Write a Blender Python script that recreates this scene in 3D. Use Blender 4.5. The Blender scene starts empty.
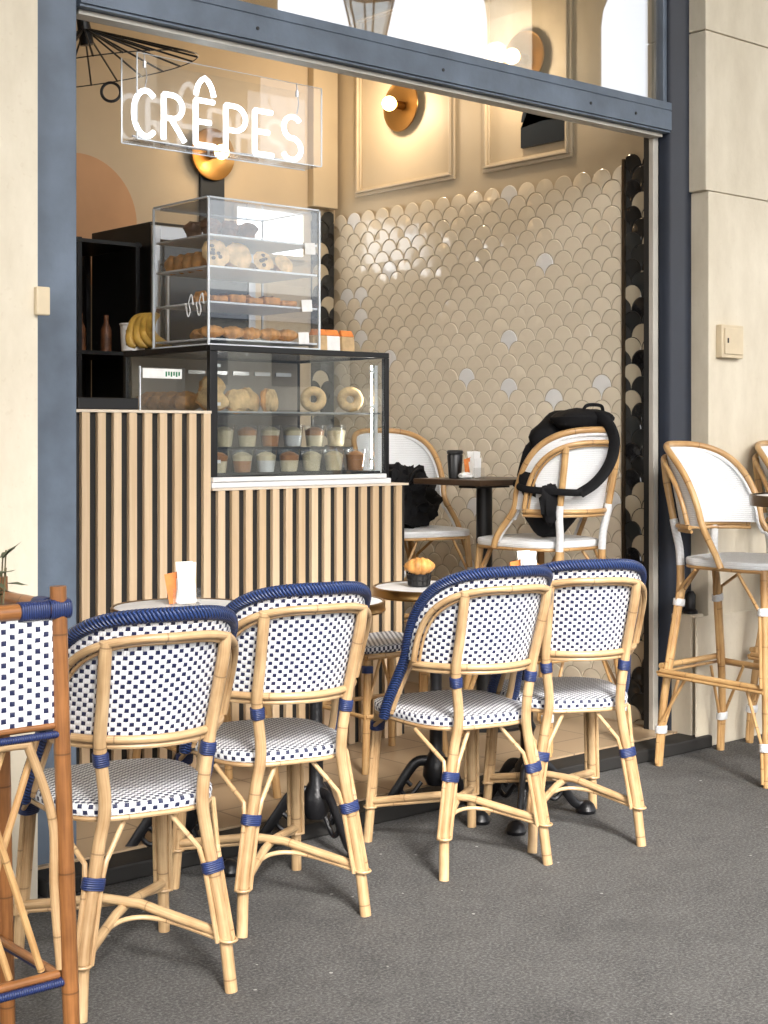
import bpy, math, random
from mathutils import Vector, Matrix, noise
random.seed(7)
C = bpy.context.scene.collection
PI = math.pi
sin, cos = math.sin, math.cos

# ------------------------------------------------------------------ materials
def new_mat(name):
    m = bpy.data.materials.new(name); m.use_nodes = True
    nt = m.node_tree
    return m, nt, nt.nodes['Principled BSDF']

def N(nt, t, **kw):
    n = nt.nodes.new(t)
    for k, v in kw.items():
        if k.startswith('i_'):
            n.inputs[int(k[2:])].default_value = v
        else:
            setattr(n, k, v)
    return n

def math_n(nt, op, a, b=None, c=None):
    n = nt.nodes.new('ShaderNodeMath'); n.operation = op
    for i, x in enumerate((a, b, c)):
        if x is None: continue
        if isinstance(x, (int, float)): n.inputs[i].default_value = x
        else: nt.links.new(x, n.inputs[i])
    return n.outputs[0]

def mixc(nt, fac, a, b):
    n = nt.nodes.new('ShaderNodeMix'); n.data_type = 'RGBA'
    for idx, x in ((0, fac), (6, a), (7, b)):
        if isinstance(x, (int, float)): n.inputs[idx].default_value = x
        elif isinstance(x, tuple): n.inputs[idx].default_value = (*x, 1) if len(x) == 3 else x
        else: nt.links.new(x, n.inputs[idx])
    return n.outputs[2]

def plain(name, col, rough=0.5, metal=0.0, bump=0.0, bscale=60, var=0.0, vscale=6, spec=0.5, detail=6, coat=0):
    m, nt, p = new_mat(name)
    p.inputs['Base Color'].default_value = (*col, 1)
    p.inputs['Roughness'].default_value = rough
    p.inputs['Metallic'].default_value = metal
    p.inputs['Specular IOR Level'].default_value = spec
    if coat: p.inputs['Coat Weight'].default_value = coat
    tc = N(nt, 'ShaderNodeTexCoord')
    if var:
        n = N(nt, 'ShaderNodeTexNoise'); n.inputs['Scale'].default_value = vscale; n.inputs['Detail'].default_value = detail
        nt.links.new(tc.outputs['Object'], n.inputs['Vector'])
        lo = tuple(c * (1 - var) for c in col); hi = tuple(min(1, c * (1 + var)) for c in col)
        r = N(nt, 'ShaderNodeMapRange'); r.inputs[1].default_value = .3; r.inputs[2].default_value = .7
        nt.links.new(n.outputs[0], r.inputs[0])
        nt.links.new(mixc(nt, r.outputs[0], lo, hi), p.inputs['Base Color'])
    if bump:
        n2 = N(nt, 'ShaderNodeTexNoise'); n2.inputs['Scale'].default_value = bscale; n2.inputs['Detail'].default_value = 5
        nt.links.new(tc.outputs['Object'], n2.inputs['Vector'])
        b = N(nt, 'ShaderNodeBump'); b.inputs['Strength'].default_value = bump; b.inputs['Distance'].default_value = .004
        nt.links.new(n2.outputs[0], b.inputs['Height']); nt.links.new(b.outputs[0], p.inputs['Normal'])
    return m

def rattan(name, col, dark, rough=.42):
    m, nt, p = new_mat(name)
    uv = N(nt, 'ShaderNodeUVMap'); sep = N(nt, 'ShaderNodeSeparateXYZ'); nt.links.new(uv.outputs[0], sep.inputs[0])
    mp = N(nt, 'ShaderNodeMapping'); mp.inputs['Scale'].default_value = (260, 9, 1); nt.links.new(uv.outputs[0], mp.inputs[0])
    n = N(nt, 'ShaderNodeTexNoise'); n.inputs['Scale'].default_value = 1; n.inputs['Detail'].default_value = 4
    nt.links.new(mp.outputs[0], n.inputs['Vector'])
    tc = N(nt, 'ShaderNodeTexCoord')
    n2 = N(nt, 'ShaderNodeTexNoise'); n2.inputs['Scale'].default_value = 9; n2.inputs['Detail'].default_value = 5
    nt.links.new(tc.outputs['Object'], n2.inputs['Vector'])
    f = math_n(nt, 'ADD', math_n(nt, 'MULTIPLY', n.outputs[0], .6), math_n(nt, 'MULTIPLY', n2.outputs[0], .75))
    r = N(nt, 'ShaderNodeMapRange'); r.inputs[1].default_value = .5; r.inputs[2].default_value = .9; nt.links.new(f, r.inputs[0])
    c1 = mixc(nt, r.outputs[0], col, dark)
    # node rings
    v = math_n(nt, 'FRACT', math_n(nt, 'DIVIDE', sep.outputs[1], .237))
    ring = math_n(nt, 'LESS_THAN', math_n(nt, 'ABSOLUTE', math_n(nt, 'SUBTRACT', v, .5)), .008)
    halo = math_n(nt, 'LESS_THAN', math_n(nt, 'ABSOLUTE', math_n(nt, 'SUBTRACT', v, .5)), .03)
    c2 = mixc(nt, math_n(nt, 'MULTIPLY', halo, .10), c1, dark)
    c3 = mixc(nt, math_n(nt, 'MULTIPLY', ring, .55), c2, tuple(c * .35 for c in dark))
    nt.links.new(c3, p.inputs['Base Color'])
    # scorch spots
    b = N(nt, 'ShaderNodeBump'); b.inputs['Strength'].default_value = .35; b.inputs['Distance'].default_value = .001
    nt.links.new(math_n(nt, 'ADD', f, math_n(nt, 'MULTIPLY', halo, .3)), b.inputs['Height']); nt.links.new(b.outputs[0], p.inputs['Normal'])
    p.inputs['Roughness'].default_value = rough
    p.inputs['Coat Weight'].default_value = .12; p.inputs['Coat Roughness'].default_value = .25
    return m

def weave(name, white, navy, px=.028, pz=.0108, w=.185, h=.43, strand=.0062):
    """woven strands: staggered dark squares on white, strand relief; UV in metres"""
    m, nt, p = new_mat(name)
    uv = N(nt, 'ShaderNodeUVMap')
    nz = N(nt, 'ShaderNodeTexNoise'); nz.inputs['Scale'].default_value = 45; nz.inputs['Detail'].default_value = 2
    nt.links.new(uv.outputs[0], nz.inputs['Vector'])
    sc = N(nt, 'ShaderNodeVectorMath'); sc.operation = 'SCALE'; sc.inputs[3].default_value = .0035
    nt.links.new(nz.outputs[1], sc.inputs[0])
    ad = N(nt, 'ShaderNodeVectorMath'); ad.operation = 'ADD'; nt.links.new(uv.outputs[0], ad.inputs[0]); nt.links.new(sc.outputs[0], ad.inputs[1])
    sep = N(nt, 'ShaderNodeSeparateXYZ'); nt.links.new(ad.outputs[0], sep.inputs[0])
    v = math_n(nt, 'DIVIDE', sep.outputs[1], pz)
    row = math_n(nt, 'FLOOR', v); fv = math_n(nt, 'FRACT', v)
    par = math_n(nt, 'MULTIPLY', math_n(nt, 'FLOORED_MODULO', row, 2), .5)
    fu = math_n(nt, 'FRACT', math_n(nt, 'ADD', math_n(nt, 'DIVIDE', sep.outputs[0], px), par))
    du = math_n(nt, 'ABSOLUTE', math_n(nt, 'SUBTRACT', fu, .5)); dv = math_n(nt, 'ABSOLUTE', math_n(nt, 'SUBTRACT', fv, .5))
    a = math_n(nt, 'LESS_THAN', du, w); b = math_n(nt, 'LESS_THAN', dv, h)
    sq = math_n(nt, 'MULTIPLY', a, b)
    su = math_n(nt, 'ABSOLUTE', math_n(nt, 'SINE', math_n(nt, 'MULTIPLY', sep.outputs[0], PI / (px / 4))))
    sv = math_n(nt, 'ABSOLUTE', math_n(nt, 'SINE', math_n(nt, 'MULTIPLY', sep.outputs[1], PI / pz)))
    hgt = math_n(nt, 'POWER', math_n(nt, 'MULTIPLY', su, sv), .5)
    wv = N(nt, 'ShaderNodeTexNoise'); wv.inputs['Scale'].default_value = 8; nt.links.new(uv.outputs[0], wv.inputs['Vector'])
    base = mixc(nt, wv.outputs[0], tuple(c * .9 for c in white), white)
    groove = math_n(nt, 'LESS_THAN', hgt, .28)
    base = mixc(nt, math_n(nt, 'MULTIPLY', groove, .35), base, tuple(c * .45 for c in white))
    c = mixc(nt, sq, base, navy) if navy else base
    nt.links.new(c, p.inputs['Base Color'])
    bp = N(nt, 'ShaderNodeBump'); bp.inputs['Strength'].default_value = .8; bp.inputs['Distance'].default_value = .002
    nt.links.new(hgt, bp.inputs['Height']); nt.links.new(bp.outputs[0], p.inputs['Normal'])
    p.inputs['Roughness'].default_value = .45
    return m

def braidmat(name, col, hi, pitch=.0085):
    m, nt, p = new_mat(name)
    uv = N(nt, 'ShaderNodeUVMap'); sep = N(nt, 'ShaderNodeSeparateXYZ'); nt.links.new(uv.outputs[0], sep.inputs[0])
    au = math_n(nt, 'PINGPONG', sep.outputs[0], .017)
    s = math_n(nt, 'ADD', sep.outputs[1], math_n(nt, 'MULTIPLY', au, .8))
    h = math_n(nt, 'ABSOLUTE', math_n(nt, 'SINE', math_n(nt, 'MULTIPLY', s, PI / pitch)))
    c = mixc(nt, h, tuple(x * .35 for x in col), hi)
    nt.links.new(c, p.inputs['Base Color'])
    bp = N(nt, 'ShaderNodeBump'); bp.inputs['Strength'].default_value = 1; bp.inputs['Distance'].default_value = .003
    nt.links.new(h, bp.inputs['Height']); nt.links.new(bp.outputs[0], p.inputs['Normal'])
    p.inputs['Roughness'].default_value = .4
    return m

def wrapmat(name, col):
    m, nt, p = new_mat(name)
    uv = N(nt, 'ShaderNodeUVMap'); sep = N(nt, 'ShaderNodeSeparateXYZ'); nt.links.new(uv.outputs[0], sep.inputs[0])
    h = math_n(nt, 'ABSOLUTE', math_n(nt, 'SINE', math_n(nt, 'MULTIPLY', sep.outputs[1], PI / .005)))
    c = mixc(nt, h, tuple(x * .5 for x in col), col)
    nt.links.new(c, p.inputs['Base Color'])
    bp = N(nt, 'ShaderNodeBump'); bp.inputs['Strength'].default_value = .8; bp.inputs['Distance'].default_value = .0015
    nt.links.new(h, bp.inputs['Height']); nt.links.new(bp.outputs[0], p.inputs['Normal'])
    p.inputs['Roughness'].default_value = .45
    return m

def glassy(name, tint=(1, 1, 1), rough=0.0, base=0.0, dcol=(.8, .85, .9), f0=.045):
    """thin clear sheet: fresnel mix of see-through and mirror, a little surface film"""
    m = bpy.data.materials.new(name); m.use_nodes = True; nt = m.node_tree; nt.nodes.clear()
    out = N(nt, 'ShaderNodeOutputMaterial'); tr = N(nt, 'ShaderNodeBsdfTransparent'); gl = N(nt, 'ShaderNodeBsdfGlossy')
    tr.inputs[0].default_value = (*tint, 1); gl.inputs['Roughness'].default_value = rough
    ge = N(nt, 'ShaderNodeNewGeometry'); dp = N(nt, 'ShaderNodeVectorMath'); dp.operation = 'DOT_PRODUCT'
    nt.links.new(ge.outputs['Incoming'], dp.inputs[0]); nt.links.new(ge.outputs['Normal'], dp.inputs[1])
    q = math_n(nt, 'POWER', math_n(nt, 'SUBTRACT', 1, math_n(nt, 'ABSOLUTE', dp.outputs['Value'])), 5)
    f = math_n(nt, 'MINIMUM', math_n(nt, 'ADD', math_n(nt, 'MULTIPLY', q, .95), f0), 1)
    mx = N(nt, 'ShaderNodeMixShader'); nt.links.new(f, mx.inputs[0]); nt.links.new(tr.outputs[0], mx.inputs[1]); nt.links.new(gl.outputs[0], mx.inputs[2])
    last = mx
    if base:
        df = N(nt, 'ShaderNodeBsdfDiffuse'); df.inputs[0].default_value = (*dcol, 1)
        m2 = N(nt, 'ShaderNodeMixShader'); m2.inputs[0].default_value = base
        nt.links.new(mx.outputs[0], m2.inputs[1]); nt.links.new(df.outputs[0], m2.inputs[2]); last = m2
    nt.links.new(last.outputs[0], out.inputs[0])
    return m

def emis(name, col, st):
    m = bpy.data.materials.new(name); m.use_nodes = True; nt = m.node_tree; nt.nodes.clear()
    o = N(nt, 'ShaderNodeOutputMaterial'); e = N(nt, 'ShaderNodeEmission'); e.inputs[0].default_value = (*col, 1); e.inputs[1].default_value = st
    nt.links.new(e.outputs[0], o.inputs[0]); return m

NAVY = (.009, .015, .06)
M = {}
M['cane'] = rattan('pale_cane', (.54, .38, .21), (.29, .165, .07))
M['cane_gold'] = rattan('golden_cane', (.56, .36, .16), (.33, .17, .06))
M['cane_dark'] = rattan('stained_cane', (.30, .125, .04), (.13, .05, .015), .3)
M['weave_navy'] = weave('navy_white_weave', (.82, .84, .88), NAVY)
M['weave_seat'] = weave('navy_white_seat_weave', (.82, .84, .88), (.012, .018, .06), .0215, .0094, .235, .44)
M['weave_band'] = weave('navy_white_band_weave', (.82, .84, .88), (.012, .018, .06), .026, .0125, .21, .38)
M['weave_white'] = weave('white_weave', (.86, .88, .9), None, .012, .008)
M['weave_stripe'] = weave('striped_weave', (.82, .84, .88), (.012, .018, .06), .02, .016, .25, .5)
M['weave_planter'] = weave('planter_weave', (.84, .85, .88), NAVY, .036, .0108, .15, .45)
M['braid'] = braidmat('navy_braid', (.010, .02, .07), (.016, .04, .145))
M['wrap_navy'] = wrapmat('navy_wrap', (.014, .03, .12))
M['wrap_white'] = wrapmat('white_wrap', (.82, .83, .85))
M['white_post'] = wrapmat('white_wrapped_post', (.82, .83, .84))
M['iron'] = plain('black_cast_iron', (.012, .012, .014), .32, .3, .3, 90)
M['black_metal'] = plain('black_metal', (.012, .012, .013), .35, .2)
M['brass'] = plain('brass', (.36, .21, .075), .3, 1, .1, 40)
M['steel'] = plain('steel', (.55, .55, .56), .28, 1, .1, 30)
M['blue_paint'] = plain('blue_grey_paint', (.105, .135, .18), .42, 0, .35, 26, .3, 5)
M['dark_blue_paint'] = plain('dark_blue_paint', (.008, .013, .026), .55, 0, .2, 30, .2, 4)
M['track'] = plain('worn_aluminium', (.5, .48, .43), .5, .1, .1, 40, .12, 5)
M['black'] = plain('black_rubber', (.01, .01, .01), .6)
M['cream_wall'] = plain('cream_paint', (.60, .51, .37), .55, 0, .1, 30, .05, 3)
M['moulding'] = plain('cream_moulding', (.64, .55, .41), .4)
M['warm_wall'] = plain('ochre_paint', (.62, .52, .38), .6, 0, .1, 30, .06, 3)
M['terracotta'] = plain('terracotta_paint', (.62, .36, .2), .6, 0, .1, 30, .06, 5)
M['ceiling'] = plain('ceiling_paint', (.68, .62, .52), .7)
M['navy_panel'] = plain('navy_panel', (.012, .022, .035), .35)
M['wood_slat'] = None
M['dark_back'] = plain('dark_backing', (.012, .011, .01), .7)
M['white_plastic'] = plain('white_plastic', (.78, .78, .78), .35)
M['paper'] = plain('white_paper', (.82, .82, .8), .7, 0, .2, 60, .06, 40)
M['orange_paper'] = plain('orange_paper', (.7, .22, .05), .6, 0, .1, 60, .25, 30)
M['kraft'] = plain('kraft_paper', (.55, .38, .2), .7, 0, .4, 60, .15, 30)
M['bread'] = plain('golden_crust', (.58, .27, .07), .55, 0, .6, 55, .5, 22)
M['pale_bread'] = plain('pale_crumb', (.68, .45, .21), .7, 0, .6, 70, .35, 25)
M['dark_bake'] = plain('dark_bake', (.14, .05, .018), .5, 0, .6, 50, .5, 25)
M['choc'] = plain('chocolate', (.04, .015, .008), .4)
M['cream_food'] = plain('cream_dessert', (.78, .66, .42), .4, 0, .2, 40, .12, 30)
M['caramel'] = plain('caramel', (.5, .2, .05), .3)
M['banana'] = plain('banana_peel', (.58, .36, .07), .5, 0, .1, 30, .35, 18)
M['bag_black'] = plain('black_nylon', (.004, .004, .005), .75, 0, .5, 50, 0, 6, .2)
M['leaf'] = plain('grey_green_leaf', (.09, .11, .06), .55, 0, .1, 40, .3, 30)
M['soil'] = plain('soil', (.04, .028, .02), .9, 0, .8, 40)
M['glass'] = glassy('window_glass', (.97, .98, .98), f0=.32)
M['acrylic'] = glassy('clear_acrylic', (.97, .98, .99), 0, .012, f0=.10)
M['sign_acrylic'] = glassy('sign_acrylic', (.98, .99, 1), 0, .01, f0=.04)
M['acrylic_edge'] = plain('acrylic_edge', (.75, .8, .85), .25, 0, 0, 1)
M['case_glass'] = glassy('case_glass', (.95, .97, .97), 0, .01, f0=.12)
M['neon'] = emis('neon_white', (.93, .97, 1), 1.3)
M['bulb'] = emis('lamp_bulb', (1, .62, .24), 5)
M['clear_cup'] = glassy('clear_cup', (.97, .97, .97), .02, .02)
M['skirting'] = plain('cream_skirting', (.58, .5, .38), .4)
M['switchbox'] = plain('cream_plastic', (.62, .52, .36), .5, 0, .1, 30, .05, 20)
M['lantern_glass'] = glassy('lantern_glass', (.9, .92, .92), .05, .15)

def stone_mat():
    m, nt, p = new_mat('pale_limestone')
    tc = N(nt, 'ShaderNodeTexCoord')
    n = N(nt, 'ShaderNodeTexNoise'); n.inputs['Scale'].default_value = 2.2; n.inputs['Detail'].default_value = 8; n.inputs['Roughness'].default_value = .65
    mp = N(nt, 'ShaderNodeMapping'); mp.inputs['Scale'].default_value = (1.5, 1.5, .6)
    nt.links.new(tc.outputs['Object'], mp.inputs[0]); nt.links.new(mp.outputs[0], n.inputs['Vector'])
    n2 = N(nt, 'ShaderNodeTexNoise'); n2.inputs['Scale'].default_value = 55; n2.inputs['Detail'].default_value = 4
    nt.links.new(tc.outputs['Object'], n2.inputs['Vector'])
    r = N(nt, 'ShaderNodeMapRange'); r.inputs[1].default_value = .32; r.inputs[2].default_value = .68; nt.links.new(n.outputs[0], r.inputs[0])
    c = mixc(nt, r.outputs[0], (.54, .48, .37), (.72, .66, .54))
    sp = math_n(nt, 'GREATER_THAN', n2.outputs[0], .66)
    c = mixc(nt, math_n(nt, 'MULTIPLY', sp, .1), c, (.4, .3, .18))
    nt.links.new(c, p.inputs['Base Color']); p.inputs['Roughness'].default_value = .8
    b = N(nt, 'ShaderNodeBump'); b.inputs['Strength'].default_value = .35; b.inputs['Distance'].default_value = .004
    nt.links.new(math_n(nt, 'ADD', n.outputs[0], math_n(nt, 'MULTIPLY', n2.outputs[0], .5)), b.inputs['Height']); nt.links.new(b.outputs[0], p.inputs['Normal'])
    return m
M['stone'] = stone_mat()

def asphalt_mat():
    m, nt, p = new_mat('worn_asphalt')
    tc = N(nt, 'ShaderNodeTexCoord'); O = tc.outputs['Object']
    def ns(s, d=5, r=.6):
        n = N(nt, 'ShaderNodeTexNoise'); n.inputs['Scale'].default_value = s; n.inputs['Detail'].default_value = d; n.inputs['Roughness'].default_value = r
        nt.links.new(O, n.inputs['Vector']); return n.outputs[0]
    big, mid, fine = ns(1.1, 8, .7), ns(9, 8, .75), ns(120, 5, .8)
    r = N(nt, 'ShaderNodeMapRange'); r.inputs[1].default_value = .3; r.inputs[2].default_value = .7; nt.links.new(big, r.inputs[0])
    c = mixc(nt, r.outputs[0], (.019, .019, .02), (.062, .061, .06))
    r2 = N(nt, 'ShaderNodeMapRange'); r2.inputs[1].default_value = .35; r2.inputs[2].default_value = .68; nt.links.new(mid, r2.inputs[0])
    c = mixc(nt, math_n(nt, 'MULTIPLY', r2.outputs[0], .5), c, (.10, .098, .096))
    r3 = N(nt, 'ShaderNodeMapRange'); r3.inputs[1].default_value = .47; r3.inputs[2].default_value = .66; nt.links.new(fine, r3.inputs[0])
    c = mixc(nt, math_n(nt, 'MULTIPLY', r3.outputs[0], .55), c, (.26, .258, .255))
    vo = N(nt, 'ShaderNodeTexVoronoi'); vo.inputs['Scale'].default_value = 9; nt.links.new(O, vo.inputs['Vector'])
    spot = math_n(nt, 'LESS_THAN', vo.outputs['Distance'], .045)
    c = mixc(nt, math_n(nt, 'MULTIPLY', spot, .6), c, (.5, .5, .48))
    st_ = ns(3.1, 7, .6); rs_ = N(nt, 'ShaderNodeMapRange'); rs_.inputs[1].default_value = .56; rs_.inputs[2].default_value = .62; nt.links.new(st_, rs_.inputs[0])
    c = mixc(nt, math_n(nt, 'MULTIPLY', rs_.outputs[0], .2), c, (.02, .02, .02))
    vc = N(nt, 'ShaderNodeTexVoronoi'); vc.feature = 'DISTANCE_TO_EDGE'; vc.inputs['Scale'].default_value = .55
    wn = N(nt, 'ShaderNodeTexNoise'); wn.inputs['Scale'].default_value = 3; wn.inputs['Detail'].default_value = 6; nt.links.new(O, wn.inputs['Vector'])
    wa = N(nt, 'ShaderNodeVectorMath'); wa.operation = 'MULTIPLY_ADD'; wa.inputs[1].default_value = (.5, .5, 0); nt.links.new(wn.outputs[1], wa.inputs[0]); nt.links.new(O, wa.inputs[2])
    nt.links.new(wa.outputs[0], vc.inputs['Vector'])
    crk = math_n(nt, 'LESS_THAN', vc.outputs['Distance'], .0022)
    c = mixc(nt, math_n(nt, 'MULTIPLY', crk, .22), c, (.012, .012, .012))
    dk = math_n(nt, 'LESS_THAN', fine, .42)
    c = mixc(nt, math_n(nt, 'MULTIPLY', dk, .6), c, (.03, .03, .03))
    nt.links.new(c, p.inputs['Base Color']); p.inputs['Roughness'].default_value = .82
    b = N(nt, 'ShaderNodeBump'); b.inputs['Strength'].default_value = .7; b.inputs['Distance'].default_value = .004
    nt.links.new(math_n(nt, 'ADD', fine, math_n(nt, 'MULTIPLY', mid, .8)), b.inputs['Height']); nt.links.new(b.outputs[0], p.inputs['Normal'])
    return m
M['asphalt'] = asphalt_mat()

def floor_mat():
    m, nt, p = new_mat('tan_floor_tiles')
    tc = N(nt, 'ShaderNodeTexCoord')
    br = N(nt, 'ShaderNodeTexBrick'); br.offset = 0
    br.inputs['Scale'].default_value = 1; br.inputs['Brick Width'].default_value = .3; br.inputs['Row Height'].default_value = .3; br.inputs['Mortar Size'].default_value = .004
    br.inputs['Color1'].default_value = (.42, .31, .2, 1); br.inputs['Color2'].default_value = (.34, .23, .14, 1); br.inputs['Mortar'].default_value = (.1, .07, .05, 1)
    nt.links.new(tc.outputs['Object'], br.inputs['Vector'])
    n = N(nt, 'ShaderNodeTexNoise'); n.inputs['Scale'].default_value = 7; n.inputs['Detail'].default_value = 6; nt.links.new(tc.outputs['Object'], n.inputs['Vector'])
    c = mixc(nt, math_n(nt, 'MULTIPLY', n.outputs[0], .6), br.outputs[0], (.34, .25, .15))
    nt.links.new(c, p.inputs['Base Color']); p.inputs['Roughness'].default_value = .35
    return m
M['floor'] = floor_mat()

def wood_mat():
    m, nt, p = new_mat('pale_oak_slats')
    tc = N(nt, 'ShaderNodeTexCoord')
    at = N(nt, 'ShaderNodeAttribute'); at.attribute_name = 'tone'
    mp = N(nt, 'ShaderNodeMapping'); mp.inputs['Scale'].default_value = (70, 70, 2.5); nt.links.new(tc.outputs['Object'], mp.inputs[0])
    n = N(nt, 'ShaderNodeTexNoise'); n.inputs['Scale'].default_value = 1; n.inputs['Detail'].default_value = 6; n.inputs['Distortion'].default_value = .6; nt.links.new(mp.outputs[0], n.inputs['Vector'])
    f = math_n(nt, 'ADD', math_n(nt, 'MULTIPLY', n.outputs[0], .7), math_n(nt, 'MULTIPLY', at.outputs['Fac'], .45))
    c = mixc(nt, f, (.46, .31, .165), (.76, .59, .40))
    nt.links.new(c, p.inputs['Base Color']); p.inputs['Roughness'].default_value = .5
    return m
M['wood_slat'] = wood_mat()

def tile_mat(name, a, b, c3, rough):
    m, nt, p = new_mat(name)
    at = N(nt, 'ShaderNodeAttribute'); at.attribute_name = 'tone'
    cr = N(nt, 'ShaderNodeValToRGB'); cr.color_ramp.interpolation = 'LINEAR'
    e = cr.color_ramp.elements; e[0].position = 0; e[0].color = (*a, 1); e[1].position = .9; e[1].color = (*b, 1)
    x = e.new(.95); x.color = (*c3, 1)
    nt.links.new(at.outputs['Fac'], cr.inputs[0]); nt.links.new(cr.outputs[0], p.inputs['Base Color'])
    p.inputs['Roughness'].default_value = rough
    tc = N(nt, 'ShaderNodeTexCoord'); n = N(nt, 'ShaderNodeTexNoise'); n.inputs['Scale'].default_value = 18; nt.links.new(tc.outputs['Object'], n.inputs['Vector'])
    bp = N(nt, 'ShaderNodeBump'); bp.inputs['Strength'].default_value = .25; bp.inputs['Distance'].default_value = .006
    nt.links.new(n.outputs[0], bp.inputs['Height']); nt.links.new(bp.outputs[0], p.inputs['Normal'])
    return m
M['tile_cream'] = tile_mat('cream_scale_tile', (.76, .68, .54), (.82, .74, .60), (.84, .84, .83), .14)
M['tile_dark'] = tile_mat('dark_scale_tile', (.008, .008, .01), (.05, .055, .055), (.5, .44, .33), .12)
M['grout'] = plain('brown_grout', (.5, .42, .3), .8)
M['grout_dark'] = plain('dark_grout', (.03, .03, .03), .8)

def marble_mat():
    m, nt, p = new_mat('grey_marble')
    tc = N(nt, 'ShaderNodeTexCoord'); n = N(nt, 'ShaderNodeTexNoise'); n.inputs['Scale'].default_value = 9; n.inputs['Detail'].default_value = 8; n.inputs['Distortion'].default_value = 1.5
    nt.links.new(tc.outputs['Object'], n.inputs['Vector'])
    nt.links.new(mixc(nt, n.outputs[0], (.5, .51, .53), (.88, .88, .87)), p.inputs['Base Color']); p.inputs['Roughness'].default_value = .4
    return m
M['marble'] = marble_mat()
M['dark_wood'] = plain('dark_table_wood', (.05, .028, .015), .35, 0, .1, 30, .3, 12)

# ------------------------------------------------------------------ mesh helper
class MB:
    def __init__(s): s.v = []; s.f = []; s.uv = []; s.tone = []; s.st = []
    def add(s, vs, fs, uvs=None, tone=0.5):
        o = len(s.v); s.st.append((o, len(s.f))); s.v += [tuple(p) for p in vs]
        for i, f in enumerate(fs):
            s.f.append([a + o for a in f])
            s.uv.append(uvs[i] if uvs else [(0, 0)] * len(f)); s.tone.append(tone)
        return s
    def box(s, x0, y0, z0, x1, y1, z1, tone=.5, rot=None, piv=None):
        vs = [Vector(p) for p in ((x0, y0, z0), (x1, y0, z0), (x1, y1, z0), (x0, y1, z0), (x0, y0, z1), (x1, y0, z1), (x1, y1, z1), (x0, y1, z1))]
        if rot:
            pv = Vector(piv) if piv else Vector(((x0 + x1) / 2, (y0 + y1) / 2, (z0 + z1) / 2))
            vs = [rot @ (p - pv) + pv for p in vs]
        return s.add(vs, [(0, 3, 2, 1), (4, 5, 6, 7), (0, 1, 5, 4), (1, 2, 6, 5), (2, 3, 7, 6), (3, 0, 4, 7)], None, tone)
    def tube(s, pts, r, seg=10, closed=False, cap=True, off=None, flat=None):
        """sweep; r number, list or function(t). flat=(sx) squash along local side"""
        pts = [Vector(p) for p in pts]; n = len(pts)
        off = random.random() * .17 if off is None else off
        L = [0]
        for i in range(1, n): L.append(L[-1] + (pts[i] - pts[i - 1]).length)
        tans = []
        for i in range(n):
            a = pts[i - 1] if (i > 0 or closed) else pts[i]; b = pts[(i + 1) % n] if (i < n - 1 or closed) else pts[i]
            tans.append((b - a).normalized())
        up = Vector((0, 0, 1)) if abs(tans[0].z) < .9 else Vector((0, 1, 0))
        side = tans[0].cross(up).normalized(); rings = []
        for i in range(n):
            if i: side = (side - tans[i] * side.dot(tans[i])).normalized()
            upv = side.cross(tans[i])
            rr = r[i] if isinstance(r, (list, tuple)) else (r(L[i]) if callable(r) else r)
            fx, fy = flat if flat else (1, 1)
            rings.append([pts[i] + (side * cos(2 * PI * k / seg) * fx + upv * sin(2 * PI * k / seg) * fy) * rr for k in range(seg)])
        vs = [p for rg in rings for p in rg]; fs = []; uvs = []
        R0 = r if isinstance(r, (int, float)) else .012
        cnt = n if closed else n - 1
        for i in range(cnt):
            j = (i + 1) % n; v0 = L[i] + off; v1 = (L[j] if j else L[-1] + (pts[0] - pts[-1]).length) + off
            for k in range(seg):
                k2 = (k + 1) % seg
                fs.append((i * seg + k, i * seg + k2, j * seg + k2, j * seg + k))
                u0 = 2 * PI * R0 * k / seg; u1 = 2 * PI * R0 * (k + 1) / seg
                uvs.append([(u0, v0), (u1, v0), (u1, v1), (u0, v1)])
        if cap and not closed:
            fs.append(tuple(reversed(range(seg)))); uvs.append([(0, off)] * seg)
            fs.append(tuple((n - 1) * seg + k for k in range(seg))); uvs.append([(0, off)] * seg)
        return s.add(vs, fs, uvs)
    def lathe(s, prof, c=(0, 0, 0), seg=32, rot=None, cap=True):
        c = Vector(c); vs = []; fs = []; uvs = []
        for (r, z) in prof:
            for k in range(seg):
                a = 2 * PI * k / seg; p = Vector((r * cos(a), r * sin(a), z))
                vs.append((rot @ p if rot else p) + c)
        for i in range(len(prof) - 1):
            for k in range(seg):
                k2 = (k + 1) % seg
                fs.append((i * seg + k, i * seg + k2, (i + 1) * seg + k2, (i + 1) * seg + k))
                uvs.append([(k / seg, prof[i][1]), ((k + 1) / seg, prof[i][1]), ((k + 1) / seg, prof[i + 1][1]), (k / seg, prof[i + 1][1])])
        if cap and prof[0][0] > 1e-5: fs.append(tuple(reversed(range(seg)))); uvs.append([(0, 0)] * seg)
        if cap and prof[-1][0] > 1e-5: fs.append(tuple((len(prof) - 1) * seg + k for k in range(seg))); uvs.append([(0, 0)] * seg)
        return s.add(vs, fs, uvs)
    def blob(s, c, rad, seg=14, rings=9, amp=.12, fr=3, rot=None, seed=0):
        c = Vector(c); vs = []; fs = []
        for i in range(rings + 1):
            th = PI * i / rings
            for k in range(seg):
                a = 2 * PI * k / seg; d = Vector((sin(th) * cos(a), sin(th) * sin(a), cos(th)))
                q = 1 + amp * noise.noise(d * fr + Vector((seed * 7.3, 1.7 * seed, 0)))
                p = Vector((d.x * rad[0], d.y * rad[1], d.z * rad[2])) * q
                vs.append((rot @ p if rot else p) + c)
        for i in range(rings):
            for k in range(seg):
                k2 = (k + 1) % seg; fs.append((i * seg + k, (i + 1) * seg + k, (i + 1) * seg + k2, i * seg + k2))
        return s.add(vs, fs)
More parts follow.
